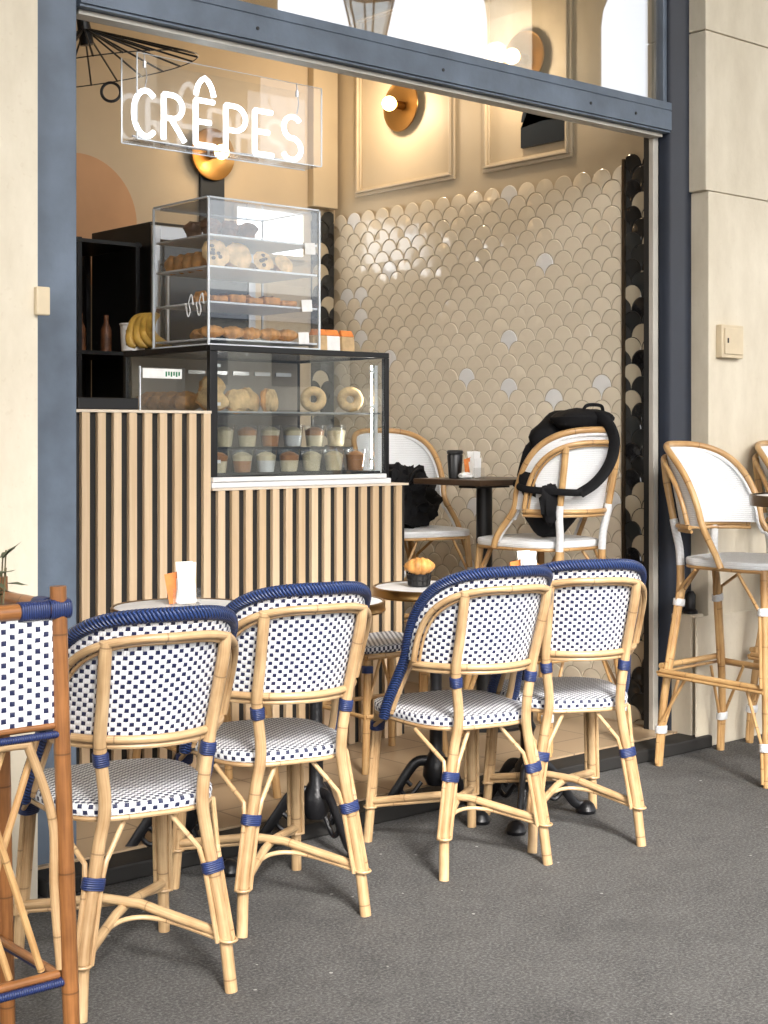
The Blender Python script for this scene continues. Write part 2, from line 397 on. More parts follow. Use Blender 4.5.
    def each(s, name, mat, parent=None, **kw):
        out = []; st = s.st + [(len(s.v), len(s.f))]
        for (v0, f0), (v1, f1) in zip(st, st[1:]):
            m = MB(); m.v = s.v[v0:v1]; m.f = [[a - v0 for a in f] for f in s.f[f0:f1]]; m.uv = s.uv[f0:f1]; m.tone = s.tone[f0:f1]
            out.append(m.build(name, mat, parent, **kw))
        return out
    def build(s, name, mat, parent=None, smooth=True, bevel=0, angle=40):
        me = bpy.data.meshes.new(name); me.from_pydata(s.v, [], s.f)
        uvl = me.uv_layers.new(name='UVMap'); flat = [c for f in s.uv for uv in f for c in uv]
        uvl.data.foreach_set('uv', flat)
        at = me.attributes.new('tone', 'FLOAT', 'FACE'); at.data.foreach_set('value', s.tone)
        me.validate(); me.update()
        o = bpy.data.objects.new(name, me); C.objects.link(o)
        if isinstance(mat, str): mat = M[mat]
        me.materials.append(mat)
        if smooth:
            me.shade_smooth()
            me.set_sharp_from_angle(angle=math.radians(angle))
        if bevel:
            b = o.modifiers.new('bevel', 'BEVEL'); b.width = bevel; b.segments = 2; b.limit_method = 'ANGLE'; b.angle_limit = math.radians(40)
        if parent: o.parent = parent
        return o

def tag(o, label, cat, group=None, kind=None):
    if label: o['label'] = label
    if cat: o['category'] = cat
    if group: o['group'] = group
    if kind: o['kind'] = kind
    return o
def empty(name, loc, rz=0, label=None, cat=None, group=None):
    o = bpy.data.objects.new(name, None); C.objects.link(o); o.location = loc; o.rotation_euler = (0, 0, rz)
    o.empty_display_size = .1
    return tag(o, label, cat, group)
def structure(o): o['kind'] = 'structure'; return o
def dup(root, loc, rz, label, group=None):
    r = root.copy(); C.objects.link(r); r.location = loc; r.rotation_euler = (0, 0, rz); r['label'] = label
    if group: r['group'] = group
    for ch in list(root.children):
        c = ch.copy(); C.objects.link(c); c.parent = r
        for g in list(ch.children):
            d = g.copy(); C.objects.link(d); d.parent = c
    return r
def smooth_pts(ctrl, n=8):
    P = [Vector(p) for p in ctrl]; P = [P[0] * 2 - P[1]] + P + [P[-1] * 2 - P[-2]]; out = []
    for i in range(1, len(P) - 2):
        for k in range(n):
            t = k / n; a, b, c, d = P[i - 1], P[i], P[i + 1], P[i + 2]
            out.append(.5 * ((2 * b) + (c - a) * t + (2 * a - 5 * b + 4 * c - d) * t * t + (3 * b - a - 3 * c + d) * t ** 3))
    out.append(P[-2]); return out

# ------------------------------------------------------------------ camera, world, light
cam = bpy.data.cameras.new('camera'); co = bpy.data.objects.new('camera', cam); C.objects.link(co)
co.location = (0, 0, 1.26); co.rotation_euler = (PI / 2, 0, -math.radians(41.1))
cam.lens = 1471 / 1024 * 36; cam.sensor_width = 36; cam.shift_y = -77 / 1024; cam.clip_start = .05; cam.clip_end = 600
bpy.context.scene.camera = co
sc = bpy.context.scene
sc.view_settings.view_transform = 'Standard'; sc.view_settings.look = 'None'; sc.view_settings.gamma = 1
sc.view_settings.exposure = 2.12
w = bpy.data.worlds.new('World'); sc.world = w; w.use_nodes = True; nt = w.node_tree
sky = nt.nodes.new('ShaderNodeTexSky'); sky.sky_type = 'NISHITA'; sky.sun_disc = False
SUN_EL, SUN_AZ = 38, 205      # compass degrees, clockwise from +Y
sky.sun_elevation = math.radians(SUN_EL); sky.sun_rotation = math.radians(SUN_AZ); sky.dust_density = 4; sky.air_density = 1
hs = nt.nodes.new('ShaderNodeHueSaturation'); hs.inputs['Saturation'].default_value = .35
nt.links.new(sky.outputs[0], hs.inputs['Color']); nt.links.new(hs.outputs[0], nt.nodes['Background'].inputs[0])
nt.nodes['Background'].inputs[1].default_value = .15
sl = bpy.data.lights.new('sun', 'SUN'); so = bpy.data.objects.new('sun', sl); C.objects.link(so)
sl.energy = 1.5; sl.angle = math.radians(11); sl.color = (1, .95, .88)
az = math.radians(SUN_AZ); el = math.radians(SUN_EL)
dirv = Vector((sin(az) * cos(el), cos(az) * cos(el), sin(el)))
so.rotation_euler = dirv.to_track_quat('Z', 'Y').to_euler()
try:
    sc.cycles.max_bounces = 10; sc.cycles.transparent_max_bounces = 24; sc.cycles.diffuse_bounces = 5; sc.cycles.glossy_bounces = 4
    sc.cycles.caustics_reflective = False; sc.cycles.caustics_refractive = False; sc.cycles.sample_clamp_indirect = 6
except Exception: pass

# ------------------------------------------------------------------ ground and building shell
VF = 3.74     # front plane of the shop window frame
structure(MB().add([(-150, -150, 0), (150, -150, 0), (150, 150, 0), (-150, 150, 0)], [(0, 1, 2, 3)]).build('pavement', 'asphalt', smooth=False))
structure(MB().box(1.2, 3.72, .002, 4.93, 6.0, .055).build('shop_floor', 'floor', smooth=False))
tag(MB().box(1.93, 3.60, .001, 4.90, 3.72, .05).build('door_sill', 'dark_back', smooth=False, bevel=.006), 'dark stone sill running along the foot of the open shopfront', 'sill')
def wall_obj(name, mb, mat, label, **kw):
    return tag(mb.build(name, mat, smooth=False, **kw), label, 'wall')
# left pier of the facade
m = MB(); m.box(-3, 3.63, 0, 1.918, 4.1, 5.9)
wall_obj('stone_pier', m, 'stone', 'pale cream limestone pier left of the blue window frame')
# right pier: stacked blocks with fine joints
pier = empty('stone_pier', (4.912, 3.63, 0), 0, 'pale limestone pier right of the shop window behind the white stools', 'wall')
m = MB(); z = 0
for (z0, z1, dx) in ((.0, 1.02, .0), (1.0215, 2.25, .002), (2.253, 2.9, -.016), (2.904, 3.5, -.016), (3.504, 5.9, -.016)):
    m.box(.0 + dx, 0, z0, 9, .6, z1)
o = m.build('stone_blocks', 'stone', pier, smooth=False, bevel=.004)
MB().box(.01, .012, 0, 8.9, .5, 5.88).build('mortar', plain('mortar', (.56, .48, .35), .9), pier, smooth=False)
m = MB(); m.box(-.085, .02, 0, -.003, .2, .535); m.box(-.095, -.012, .0, 1.5, -.002, .53)
m.build('plinth', 'stone', pier, smooth=False, bevel=.005)
# facade above the opening
wall_obj('facade_wall', MB().box(1.9185, 3.63, 3.42, 4.89, 4.1, 5.9), 'stone', 'cream stone wall above the shopfront, above the picture')
# shop room shell
structure(MB().box(1.0, 5.95, .055, 5.0, 6.1, 3.62).build('back_wall', 'warm_wall', smooth=False))
structure(MB().box(4.85, 3.85, .055, 5.0, 5.95, 3.62).build('side_wall', 'cream_wall', smooth=False))
structure(MB().box(1.0, 4.1, .055, 1.15, 5.95, 3.62).build('left_wall', 'cream_wall', smooth=False))
structure(MB().box(.9, 3.95, 3.62, 5.0, 6.1, 3.75).build('ceiling', 'ceiling', smooth=False))
structure(MB().box(1.15, 3.702, 3.42, 4.78, 3.95, 3.75).build('window_head', 'ceiling', smooth=False)) if False else None

# ------------------------------------------------------------------ shopfront (window frame)
sf = empty('shopfront', (1.983, VF, 0), 0, 'blue-grey painted shopfront frame with wide transom glass and open lower bay', 'shopfront')
X0 = 1.983
def L(x): return x * 1.0275 - X0
m = MB()
m.box(-.08, 0, .05, .117, .10, 3.42)                               # left post
m.box(.117, .02, .05, .127, .06, 2.486)                             # inner bead
m.build('frame_post', 'blue_paint', sf, smooth=False, bevel=.006)
m = MB(); m.box(.128, .04, .05, .136, .07, 2.486); m.build('frame_trim', 'track', sf, smooth=False, bevel=.002)
m = MB()
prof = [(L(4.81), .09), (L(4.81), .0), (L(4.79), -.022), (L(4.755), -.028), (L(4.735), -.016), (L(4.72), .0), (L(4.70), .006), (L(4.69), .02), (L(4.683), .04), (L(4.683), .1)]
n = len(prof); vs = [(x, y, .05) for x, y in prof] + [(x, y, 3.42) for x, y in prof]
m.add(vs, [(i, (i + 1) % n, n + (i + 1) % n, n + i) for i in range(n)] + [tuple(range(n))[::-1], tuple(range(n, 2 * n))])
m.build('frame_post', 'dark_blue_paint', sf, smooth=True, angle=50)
m = MB(); m.box(L(4.678), .062, .05, L(4.6825), .11, 2.486); m.box(L(4.646), .0855, .05, L(4.650), .11, 2.486); m.build('dark_gap', 'black', sf, smooth=False)
m = MB(); m.box(L(4.646), .06, .055, L(4.677), .085, 2.486); m.build('door_track', 'track', sf, smooth=False, bevel=.003)
m = MB()
m.box(.128, .004, 2.489, L(4.683), .10, 2.497); m.box(.128, -.004, 2.4973, L(4.683), .10, 2.5745); m.box(.128, -.001, 2.5748, L(4.683), .10, 2.578); m.box(.128, -.004, 2.5783, L(4.683), .10, 2.609)
m.build('beam', 'blue_paint', sf, smooth=False, bevel=.001)
m = MB(); m.box(.14, .03, 2.474, L(4.665), .085, 2.4875); m.build('beam_track', 'track', sf, smooth=False)
m = MB()
for x in (.75, 1.55, 2.33, 2.60): m.lathe([(0, 0), (.006, 0), (.006, -.0025), (0, -.003)], (x, -.0065, 2.535), 10, Matrix.Rotation(PI / 2, 3, 'X'))
m.each('screw', 'black', sf)
m = MB(); m.box(.118, .04, 2.610, L(4.68), .046, 3.36); m.build('transom_glass', 'glass', sf, smooth=False)
m = MB(); m.box(.117, .0, 3.36, L(4.683), .10, 3.42); m.box(L(4.66), .02, 2.610, L(4.683), .07, 3.36)
m.build('transom_frame', 'blue_paint', sf, smooth=False, bevel=.004)
tag(MB().box(1.905, 3.608, 1.585, 1.945, 3.629, 1.662).build('junction_box', 'switchbox', smooth=False, bevel=.004), 'small cream box at the edge of the left stone pier', 'electrical box')

# switch box on right pier
sb = empty('switch_box', (5.005, 3.629, 1.575), 0, 'cream wall box with a keyhole cover on the right stone pier', 'electrical box')
MB().box(-.045, -.03, 0, .105, 0, .135).build('housing', 'switchbox', sb, smooth=False, bevel=.004)
MB().box(-.03, -.036, .014, .094, -.0305, .122).build('cover', 'switchbox', sb, smooth=False, bevel=.003)
MB().box(-.015, -.039, .06, -.008, -.0365, .08).build('keyhole', 'iron', sb, smooth=False)
# little black fixture on plinth
fx = MB(); fx.lathe([(0, 0), (.03, 0), (.03, .01), (.02, .02), (.022, .075), (.012, .09), (0, .092)], (4.86, 3.68, .537), 16)
tag(fx.build('ground_lamp', 'iron'), 'small black fixture standing on the stone plinth beside the blue post', 'fixture')

# ------------------------------------------------------------------ scale tile walls
def scale_tiles(umax, z0, z1, r, mapf, dark=False, umin=0):
    m = MB(); rows = int((z1 - z0) / r) + 1; g = .0016
    for j in range(rows):
        z = z1 - r - j * r
        k = 0; u = umin + (r if j % 2 else 0)
        while u <= umax + 1e-6:
            prof = []
            rr = r - g
            for a in range(0, 11): prof.append((rr * cos(PI * a / 10), rr * sin(PI * a / 10)))
            for a in range(1, 7): t = PI / 2 * a / 6; prof.append((-r + (r + g) * sin(t) * 1.0, -r + (r + g) * cos(t)))
            prof[-1] = (g, -r + g) if False else (0, -r + g * 2)
            for a in range(1, 6): t = PI / 2 * (1 - a / 6); prof.append((r - (r + g) * sin(t), -r + (r + g) * cos(t)))
            tx, tz = random.gauss(0, .016), random.gauss(0, .016)
            def clampu(q): return min(max(q, umin - .0), umax)
            pts = []; inner = []
            for (a, b) in prof:
                uu = clampu(u + a); zz = z + b
                pts.append(mapf(uu, zz, -.002)); 
            for (a, b) in prof:
                a2, b2 = a * .93, b * .93; uu = clampu(u + a2); zz = z + b2
                inner.append(mapf(uu, zz, -.0045 - .0 + tx * a2 + tz * b2))
            ctr = mapf(clampu(u), z, -.0052)
            n = len(prof); vs = pts + inner + [ctr]
            fs = [(i, (i + 1) % n, n + (i + 1) % n, n + i) for i in range(n)] + [(n + i, n + (i + 1) % n, 2 * n) for i in range(n)]
            t = random.random()
            if dark: t = .99 if t > .68 else t * .9
            else: t = .99 if t > .965 else t * .9
            m.add(vs, fs, None, t); u += 2 * r
    return m
tw = empty('tile_wall', (4.85, 4.03, .2), 0, 'cream fish-scale tiling on the right wall inside the shop', 'tiling')
def mp_side(u, z, d): return (d, u, z)
# local frame: x toward the room is negative
mm = scale_tiles(1.918, -.14, 2.20, .055, lambda u, z, d: (d * 1 - .012, u - .012, z))
mm.build('tiles', 'tile_cream', tw, angle=25)
MB().box(-.012, -.01, -.14, -.0, 1.916, 2.13).build('grout', 'grout', tw, smooth=False)
MB().box(-.02, -.012, -.145, -.0, 1.917, -.0605).build('skirting', 'skirting', tw, smooth=False)
td = empty('door_tiling', (4.849, 3.855, .06), 0, 'narrow strip of black and cream fish-scale tiles beside the door jamb', 'tiling')
scale_tiles(.14, 0, 2.38, .055, lambda u, z, d: (d - .012, u, z), True).build('tiles', 'tile_dark', td, angle=25)
MB().box(-.012, 0, 0, 0, .14, 2.33).build('grout', 'grout_dark', td, smooth=False)
MB().box(-.026, .1405, -.0, 0, .152, 2.36).build('metal_trim', plain('bronze_trim', (.12, .09, .06), .3, .8), td, smooth=False)
tb = empty('corner_tiling', (4.69, 5.949, .06), 0, 'black fish-scale tile strip in the far corner behind the pastry case', 'tiling')
scale_tiles(.14, 0, 2.36, .055, lambda u, z, d: (u, d - .01, z), True).build('tiles', 'tile_dark', tb, angle=25)
MB().box(0, -.01, 0, .145, 0, 2.30).build('grout', 'grout_dark', tb, smooth=False)
tag(MB().box(4.67, 5.90, 2.43, 4.83, 5.949, 3.6).build('pilaster', 'cream_wall', smooth=False, bevel=.004), 'pale vertical pilaster in the far upper corner', 'pilaster')

# mouldings and wall pictures
def wall_frame(v0, v1, z0, z1, label):
    o = MB(); x = 4.849
    for (a, t, d) in ((0, .018, .014), (.018, .012, .024), (.03, .01, .010)):
        o.box(x - d, v0 + a, z0 + a, x, v1 - a, z0 + a + t); o.box(x - d, v0 + a, z1 - a - t, x, v1 - a, z1 - a)
        o.box(x - d, v0 + a, z0 + a + t, x, v0 + a + t, z1 - a - t); o.box(x - d, v1 - a - t, z0 + a + t, x, v1 - a, z1 - a - t)
    return tag(o.build('wall_moulding', 'moulding', smooth=False, bevel=.003), label, 'moulding')
wall_frame(5.04, 5.77, 2.475, 3.4, 'cream panel moulding on the right wall around the lit brass sconce')
wall_frame(4.30, 4.85, 2.475, 3.4, 'cream panel moulding on the right wall around the navy shape')
m = MB(); prof = []
for k in range(25):
    a = PI * k / 24; prof.append((4.44 + .15 * cos(a), 2.70 + .2 * sin(a)))
prof = [(4.29, 2.55), (4.57, 2.55)] + [(4.43 + .14 * cos(PI * k / 20), 2.62 + .16 * sin(PI * k / 20)) for k in range(20, -1, -1)]
prof = [(4.29, 2.53), (4.57, 2.53), (4.57, 2.62)] + [(4.43 + .14 * cos(PI * (1 - k / 20)), 2.62 + .17 * sin(PI * (k / 20))) for k in range(1, 20)] + [(4.29, 2.62)]
n = len(prof); m.add([(4.848, a+.03, b+.025) for a, b in prof] + [(4.832, a+.03, b+.025) for a, b in prof], [(i, (i + 1) % n, n + (i + 1) % n, n + i) for i in range(n)] + [tuple(range(n)), tuple(range(n, 2 * n))[::-1]])
tag(m.build('wall_picture', 'navy_panel', smooth=False), 'dark navy arched panel inside the right-hand moulding', 'wall art')
tag(MB().box(4.0, 5.93, 1.9, 4.14, 5.949, 2.64).build('wall_picture', 'navy_panel', smooth=False, bevel=.003), 'narrow dark navy panel on the ochre back wall under the neon sign', 'wall art')
m = MB(); m.lathe([(0, 0), (.30, 0), (.30, .006), (0, .006)], (3.35, 5.948, 2.24), 64, Matrix.Rotation(PI / 2, 3, 'X'))
tag(m.build('wall_disc', 'terracotta'), 'round terracotta disc painted on the back wall above the oven', 'wall art')

# glowing panel added on the back wall to make the glazed tiles glint
hw = empty('added_glow_panel', (4.215, 5.949, 2.17), 0, 'small glowing panel added high on the back wall behind the acrylic stand', 'window')
m = MB(); m.box(-.02, -.02, -.02, .43, -.001, -.001); m.box(-.02, -.02, .215, .43, -.001, .235); m.box(-.02, -.02, -.0005, -.001, -.001, .2145); m.box(.411, -.02, -.0005, .43, -.001, .2145)
m.build('frame', 'moulding', hw, smooth=False)
MB().box(0, -.008, 0, .41, -.002, .214).build('pane', emis('added_panel_glow', (.93, .97, 1), 1.6), hw, smooth=False)
# ------------------------------------------------------------------ sconces
def sconce(loc, rz, label, wt=1.0):
    s = empty('wall_sconce', loc, rz, label, 'wall lamp', 'brass sconces')
    # local -x faces the room; disc tilted
    R = Matrix.Rotation(-PI / 2, 3, 'Y')
    m = MB(); m.lathe([(.0, .012), (.05, .014), (.11, .022), (.125, .03), (.127, .026), (.11, .016), (.05, .006), (0, .004)], (0, 0, 0), 40, R); m.build('brass_dish', 'brass', s)
    m = MB(); m.lathe([(0, 0), (.022, 0), (.022, .05), (.016, .055), (0, .055)], (-.015, 0, 0), 20, R); m.build('socket', 'brass', s)
    m = MB(); m.blob((-.10, 0, 0), (.036, .036, .036), 18, 12, 0); m.build('bulb', 'bulb', s)
    l = bpy.data.lights.new('sconce_light', 'POINT'); lo = bpy.data.objects.new('sconce_light', l); C.objects.link(lo)
    l.energy = SC_W * wt; l.color = (1, .79, .56); l.shadow_soft_size = .05; lo.parent = s; lo.location = (-.19, 0, 0)
    return s
SC_W = 2.0
sconce((4.845, 5.40, 2.88), 0, 'lit brass dish sconce inside the left wall moulding above the tiles')
sconce((4.845, 4.57, 2.95), 0, 'lit brass dish sconce seen through the transom glass above the beam')
sconce((4.06, 5.94, 2.62), PI / 2, 'lit brass dish sconce on the back wall just below the neon sign', .12)

# ------------------------------------------------------------------ chairs
A_, B_ = .205, .25
PH0 = 1.38
def surf(ph, z, h0, h1, out=0.0, flare=.0):
    """back surface; ph angle, z height; h0,h1 bottom/top"""
    t = (z - h0) / (h1 - h0)
    a = A_ * (1 + .06 * t); b = B_
    y0 = -.25 - (.085 if h1 < 1 else .06) * t
    x = a * sin(ph); y = y0 + b * (1 - cos(ph)) * (1 - .12 * t)
    nx, ny = sin(ph) / a, -cos(ph) / b * 1.0
    l = math.hypot(nx, ny)
    return Vector((x + out * nx / l, y + out * ny / l, z))
def outline(th, h0, h1, k=1.0, dz=0.0, n=2.9):
    c, s = cos(th), sin(th)
    ph = PH0 * k * math.copysign(abs(c) ** (2 / n), c)
    z = h0 + (h1 - dz - h0) * abs(s) ** (2 / n)
    return ph, z
def bamboo_r(r):
    ph = random.random() * .23
    def f(l):
        q = ((l + ph) / .237) % 1
        return r * (1 + .03 * math.exp(-((q - .5) / .03) ** 2))
    return f, ph
def cane(m, pts, r, seg=10, dens=.012):
    P = [Vector(p) for p in pts]; out = [P[0]]
    for a, b in zip(P, P[1:]):
        n = max(1, int((b - a).length / dens))
        for k in range(1, n + 1): out.append(a.lerp(b, k / n))
    f, ph = bamboo_r(r)
    m.tube(out, f, seg, off=ph); return m
def ovalband(m, c, axis, rx, ry, h, side=None, seg=16):
    c = Vector(c); ax = Vector(axis).normalized(); sd = Vector(side) if side else Vector((1, 0, 0))
    sd = (sd - ax * sd.dot(ax)).normalized(); up = ax.cross(sd); vs = []; fs = []; uvs = []
    zs = (-h / 2, -h / 2 + .002, h / 2 - .002, h / 2); sc_ = (.93, 1, 1, .93)
    for z, q in zip(zs, sc_):
        for k in range(seg):
            a = 2 * PI * k / seg; cx = math.copysign(abs(cos(a)) ** .7, cos(a)); cy = math.copysign(abs(sin(a)) ** .7, sin(a))
            vs.append(c + ax * z + sd * cx * rx * q + up * cy * ry * q)
    for i in range(3):
        for k in range(seg):
            k2 = (k + 1) % seg; fs.append((i * seg + k, i * seg + k2, (i + 1) * seg + k2, (i + 1) * seg + k)); uvs.append([(0, zs[i]), (0, zs[i]), (0, zs[i + 1]), (0, zs[i + 1])])
    fs.append(tuple(range(seg))[::-1]); uvs.append([(0, 0)] * seg); fs.append(tuple(range(3 * seg, 4 * seg))); uvs.append([(0, 0)] * seg)
    m.add(vs, fs, uvs); return m
def seat_outline(t):
    n = 3.4; c, s = cos(t), sin(t)
    x = math.copysign(abs(c) ** (2 / n), c); y = math.copysign(abs(s) ** (2 / n), s)
    hw = .198 + .017 * y
    return x * hw, .02 + y * .213

def make_chair(name, label, cat, SZ, style, group):
    navy = style == 'navy'; tall = SZ > .6
    cm = 'cane' if navy else 'cane_gold'; wrap = 'wrap_navy' if navy else 'wrap_white'
    r = empty(name, (0, 0, 0), 0, label, cat, group)
    h0, h1 = SZ + (.15 if navy else .115), SZ + .425
    # seat
    m = MB(); NS = 56; rings = 8; vs = []; 
    for j in range(rings + 1):
        q = j / rings
        for k in range(NS):
            x, y = seat_outline(2 * PI * k / NS)
            vs.append((x * q, .02 + (y - .02) * q, SZ + .006 * (1 - q * q) - (.004 if j == rings else 0)))
    fs = []; uvs = []
    for j in range(rings):
        for k in range(NS):
            k2 = (k + 1) % NS; f = (j * NS + k, (j + 1) * NS + k, (j + 1) * NS + k2, j * NS + k2); fs.append(f)
            uvs.append([((vs[i][0] + vs[i][1]) * .707, (vs[i][1] - vs[i][0]) * .707) for i in f] if False else [(vs[i][0], vs[i][1]) for i in f])
    m.add(vs, fs, uvs)
    seat = m.build('seat', 'weave_seat' if navy else 'weave_white', r)
    m = MB(); prof = [(1.0, -.004), (1.012, -.008), (1.015, -.017), (1.008, -.028), (.985, -.031), (.5, -.031), (0, -.031)]
    vs = []; fs = []; uvs = []; per = 0; us = []
    for k in range(NS + 1):
        x, y = seat_outline(2 * PI * k / NS); 
        if k: per += math.hypot(x - px_, y - py_)
        px_, py_ = x, y; us.append(per)
    for (q, dz) in prof:
        for k in range(NS):
            x, y = seat_outline(2 * PI * k / NS); vs.append((x * q, .02 + (y - .02) * q, SZ + dz))
    for i in range(len(prof) - 1):
        for k in range(NS):
            k2 = (k + 1) % NS; fs.append((i * NS + k, (i + 1) * NS + k, (i + 1) * NS + k2, i * NS + k2))
            uvs.append([(us[k], prof[i][1]), (us[k], prof[i + 1][1]), (us[k + 1], prof[i + 1][1]), (us[k + 1], prof[i][1])])
    m.add(vs, fs, uvs); m.build('seat_band', 'weave_band' if navy else 'weave_white', seat)
    m = MB(); m.tube([(seat_outline(2 * PI * k / NS)[0] * .985, seat_outline(2 * PI * k / NS)[1] * .985, SZ - .036) for k in range(NS)], .0065, 8, closed=True)
    m.build('seat_ring', cm, seat)
    # backrest woven panel
    m = MB(); NU, NV = 44, 20; th_ = .004; front = []; 
    def panel_pt(i, j, out):
        s = -1 + 2 * i / NU; sgn = math.copysign(1, s)
        ph = PH0 * s; n = 2.9
        ztop = h0 + (h1 - h0 - .004) * (1 - abs(s) ** n) ** (1 / n)
        z = h0 + .004 + (ztop - h0) * j / NV
        return surf(ph, z, h0, h1, out), (ph * .225, z)
    for out, flip in ((.004, 0), (-.004, 1)):
        P = [[panel_pt(i, j, out) for j in range(NV + 1)] for i in range(NU + 1)]
        vs = [p[0] for row in P for p in row]; uv = [p[1] for row in P for p in row]; fs = []; uvs = []
        for i in range(NU):
            for j in range(NV):
                f = (i * (NV + 1) + j, (i + 1) * (NV + 1) + j, (i + 1) * (NV + 1) + j + 1, i * (NV + 1) + j + 1)
                if flip: f = f[::-1]
                fs.append(f); uvs.append([uv[a] for a in f])
        m.add(vs, fs, uvs)
    m.build('backrest', 'weave_navy' if navy else 'weave_white', r)
    # outer hoop
    HN = 60
    hoop = [surf(*outline(PI * k / HN, h0, h1), h0, h1) for k in range(HN + 1)]
    lowR = [(.222, .045, SZ - .03), (.221, .02, SZ + .02)] if True else []
    lowL = [(-x, y, z) for x, y, z in lowR][::-1]
    path = smooth_pts([Vector(p) for p in lowR] + [hoop[0], hoop[2]], 6)[:-1] + hoop[2:-2] + smooth_pts([hoop[-3], hoop[-1]] + [Vector(p) for p in lowL], 6)[1:]
    m = MB()
    if navy:
        Lp = [0]
        for a, b in zip(path, path[1:]): Lp.append(Lp[-1] + (b - a).length)
        # resample finely for braid relief
        tot = Lp[-1]; cnt = int(tot / .0045); res = []; j = 0
        for k in range(cnt + 1):
            d = tot * k / cnt
            while j < len(Lp) - 2 and Lp[j + 1] < d: j += 1
            t = (d - Lp[j]) / max(1e-9, Lp[j + 1] - Lp[j]); res.append(path[j].lerp(path[j + 1], min(1, t)))
        rad = [.0165 * (1 + (.025 if k % 2 else -.02)) for k in range(cnt + 1)]
        m.tube(res, rad, 14, off=0); m.build('edge_braid', 'braid', r)
        m = MB(); hp = [p + Vector((-p.x * .085, -.011 if p.z > h0 else -.006, -.012 if p.z > h0 else 0)) for p in path[2:-2]]
        for side_ in (-1, 1):
            seg_ = [p for p in hp if p.x * side_ > 0 and p.z < h0 + .13]
            m = MB(); cane(m, seg_, .0105, 10); m.build('hoop', cm, r)
    else:
        cane(m, path, .0125, 12); m.build('hoop', cm, r)
        m = MB(); cane(m, [p + Vector((0, -.0, 0)) + Vector((-.019 * (1 if p.x > 0 else -1), .0, -.004)) if abs(p.z - SZ) < .1 else p + Vector((-p.x * .07, -.004, -.0185)) for p in path[3:-3]], .006, 8)
        m.build('inner_hoop', 'wrap_white', r)
    # inner arch + bottom rail (behind the weave)
    m = MB(); a1 = [surf(*outline(PI * k / HN, h0 + .008, h1, .83, .047), h0, h1, .021) for k in range(HN + 1)]
    m_r = .0095
    cane(m, a1, m_r, 10)
    a2 = [surf(*outline(PI * k / HN, h0 + .008, h1, .785, .060), h0, h1, .014) for k in range(HN + 1)]
    cane(m, a2, .0045, 8)
    m.build('back_arch', cm, r)
    m = MB()
    pr = [surf(-PH0 * .84 + PH0 * 1.68 * k / 40, h0 - .002, h0, h1, .015) for k in range(41)]; cane(m, pr, .0095, 10)
    pr = [surf(-PH0 * .84 + PH0 * 1.68 * k / 40, h0 - .018, h0, h1, .012) for k in range(41)]; cane(m, pr, .0065, 8)
    m.build('back_rail', cm, r)
    # legs
    K = SZ / .45
    fx_, fy_ = .175, .225
    if tall: fx_, fy_ = .205, .235
    bz_rear = .285 if not tall else .62 * SZ / .8
    for sx in (-1, 1):
        ctrl = [(sx * fx_, -fy_ - .01, 0), (sx * (fx_ - .013), -fy_ + .006, SZ * .33), (sx * .128, -.207, SZ * .78), (sx * .114, -.213, SZ * 1.0)]
        pz = [h0 - .02, h0 + .08, h0 + .17, h0 + (h1 - h0) * .80]
        up = [surf(sx * (.585 + .012 * i), z_, h0, h1, .024 if i < 3 else .018) for i, z_ in enumerate(pz)]
        pts = smooth_pts([Vector(p) for p in ctrl] + up, 7)
        if navy:
            leg = MB(); cane(leg, pts, .0146, 14); leg = leg.build('leg', cm, r)
        else:
            cut = [p for p in pts if p.z <= SZ - .03]; cut2 = [p for p in pts if p.z > SZ - .045 and p.z < h0 + .03]; cut3 = [p for p in pts if p.z >= h0 + .01]
            leg = MB(); cane(leg, cut, .015, 14); leg = leg.build('leg', cm, r)
            mm = MB(); mm.tube(cut2, .0155, 12); mm.build('wrapped_post', 'white_post', leg)
            mm = MB(); cane(mm, cut3, .0135, 12); mm.build('post', cm, leg)
        def at(z):
            for a, b in zip(pts, pts[1:]):
                if a.z <= z <= b.z: return a.lerp(b, (z - a.z) / max(1e-6, b.z - a.z))
            return pts[0]
        sz_ = .117 if not tall else .36
        bands = MB(); ax = at(bz_rear + .03) - at(bz_rear - .03)
        side = Vector((1, 0, 0)); ovalband(bands, at(bz_rear), ax, .026, .0175, .027, side)
        if navy:
            p = at(h0 - .045); ovalband(bands, p, at(h0 - .03) - at(h0 - .06), .0175, .0175, .03, side)
        if tall: ovalband(bands, at(.14), at(.16) - at(.12), .026, .0175, .03, side)
        bands.each('binding', wrap, leg)
        m = MB()
        for q in (-1, 1):
            d = Vector((q * .019, .0, 0))
            cane(m, [at(bz_rear + .01) + d, at(sz_ - .005) + d], .0062, 8)
            tgt = Vector((sx * .114 + q * .062, -.165, SZ - .045)) if q * sx < 0 else Vector((sx * .19, -.09, SZ - .045))
            cane(m, [at(bz_rear) + d, at(bz_rear + .035) + d + (tgt - at(bz_rear)) * .06, tgt], .0062, 8)
            if tall:
                cane(m, [at(.13) + d, at(.0) + d * .9 + Vector((0, 0, .012))], .0062, 8)
                cane(m, [at(.15) + d, Vector((sx * fx_ * .93 + (-sx * .09 if q * sx < 0 else 0), -fy_ * .93 + (0 if q * sx < 0 else .09), .35))], .006, 8)
        m.build('brace', cm, leg)
        # front leg
        top = Vector((sx * .165, .19, SZ - .03)); foot = Vector((sx * (fx_ + .012), fy_, 0))
        fp = [foot.lerp(top, k / 10) for k in range(11)]
        leg = MB(); cane(leg, fp, .0145, 14); leg = leg.build('leg', cm, r)
        def af(z): return foot.lerp(top, z / top.z)
        bzf = SZ - .085 if not tall else bz_rear
        b = MB(); ovalband(b, af(bzf), top - foot, .027, .018, .028, Vector((1, -sx * .6, 0)))
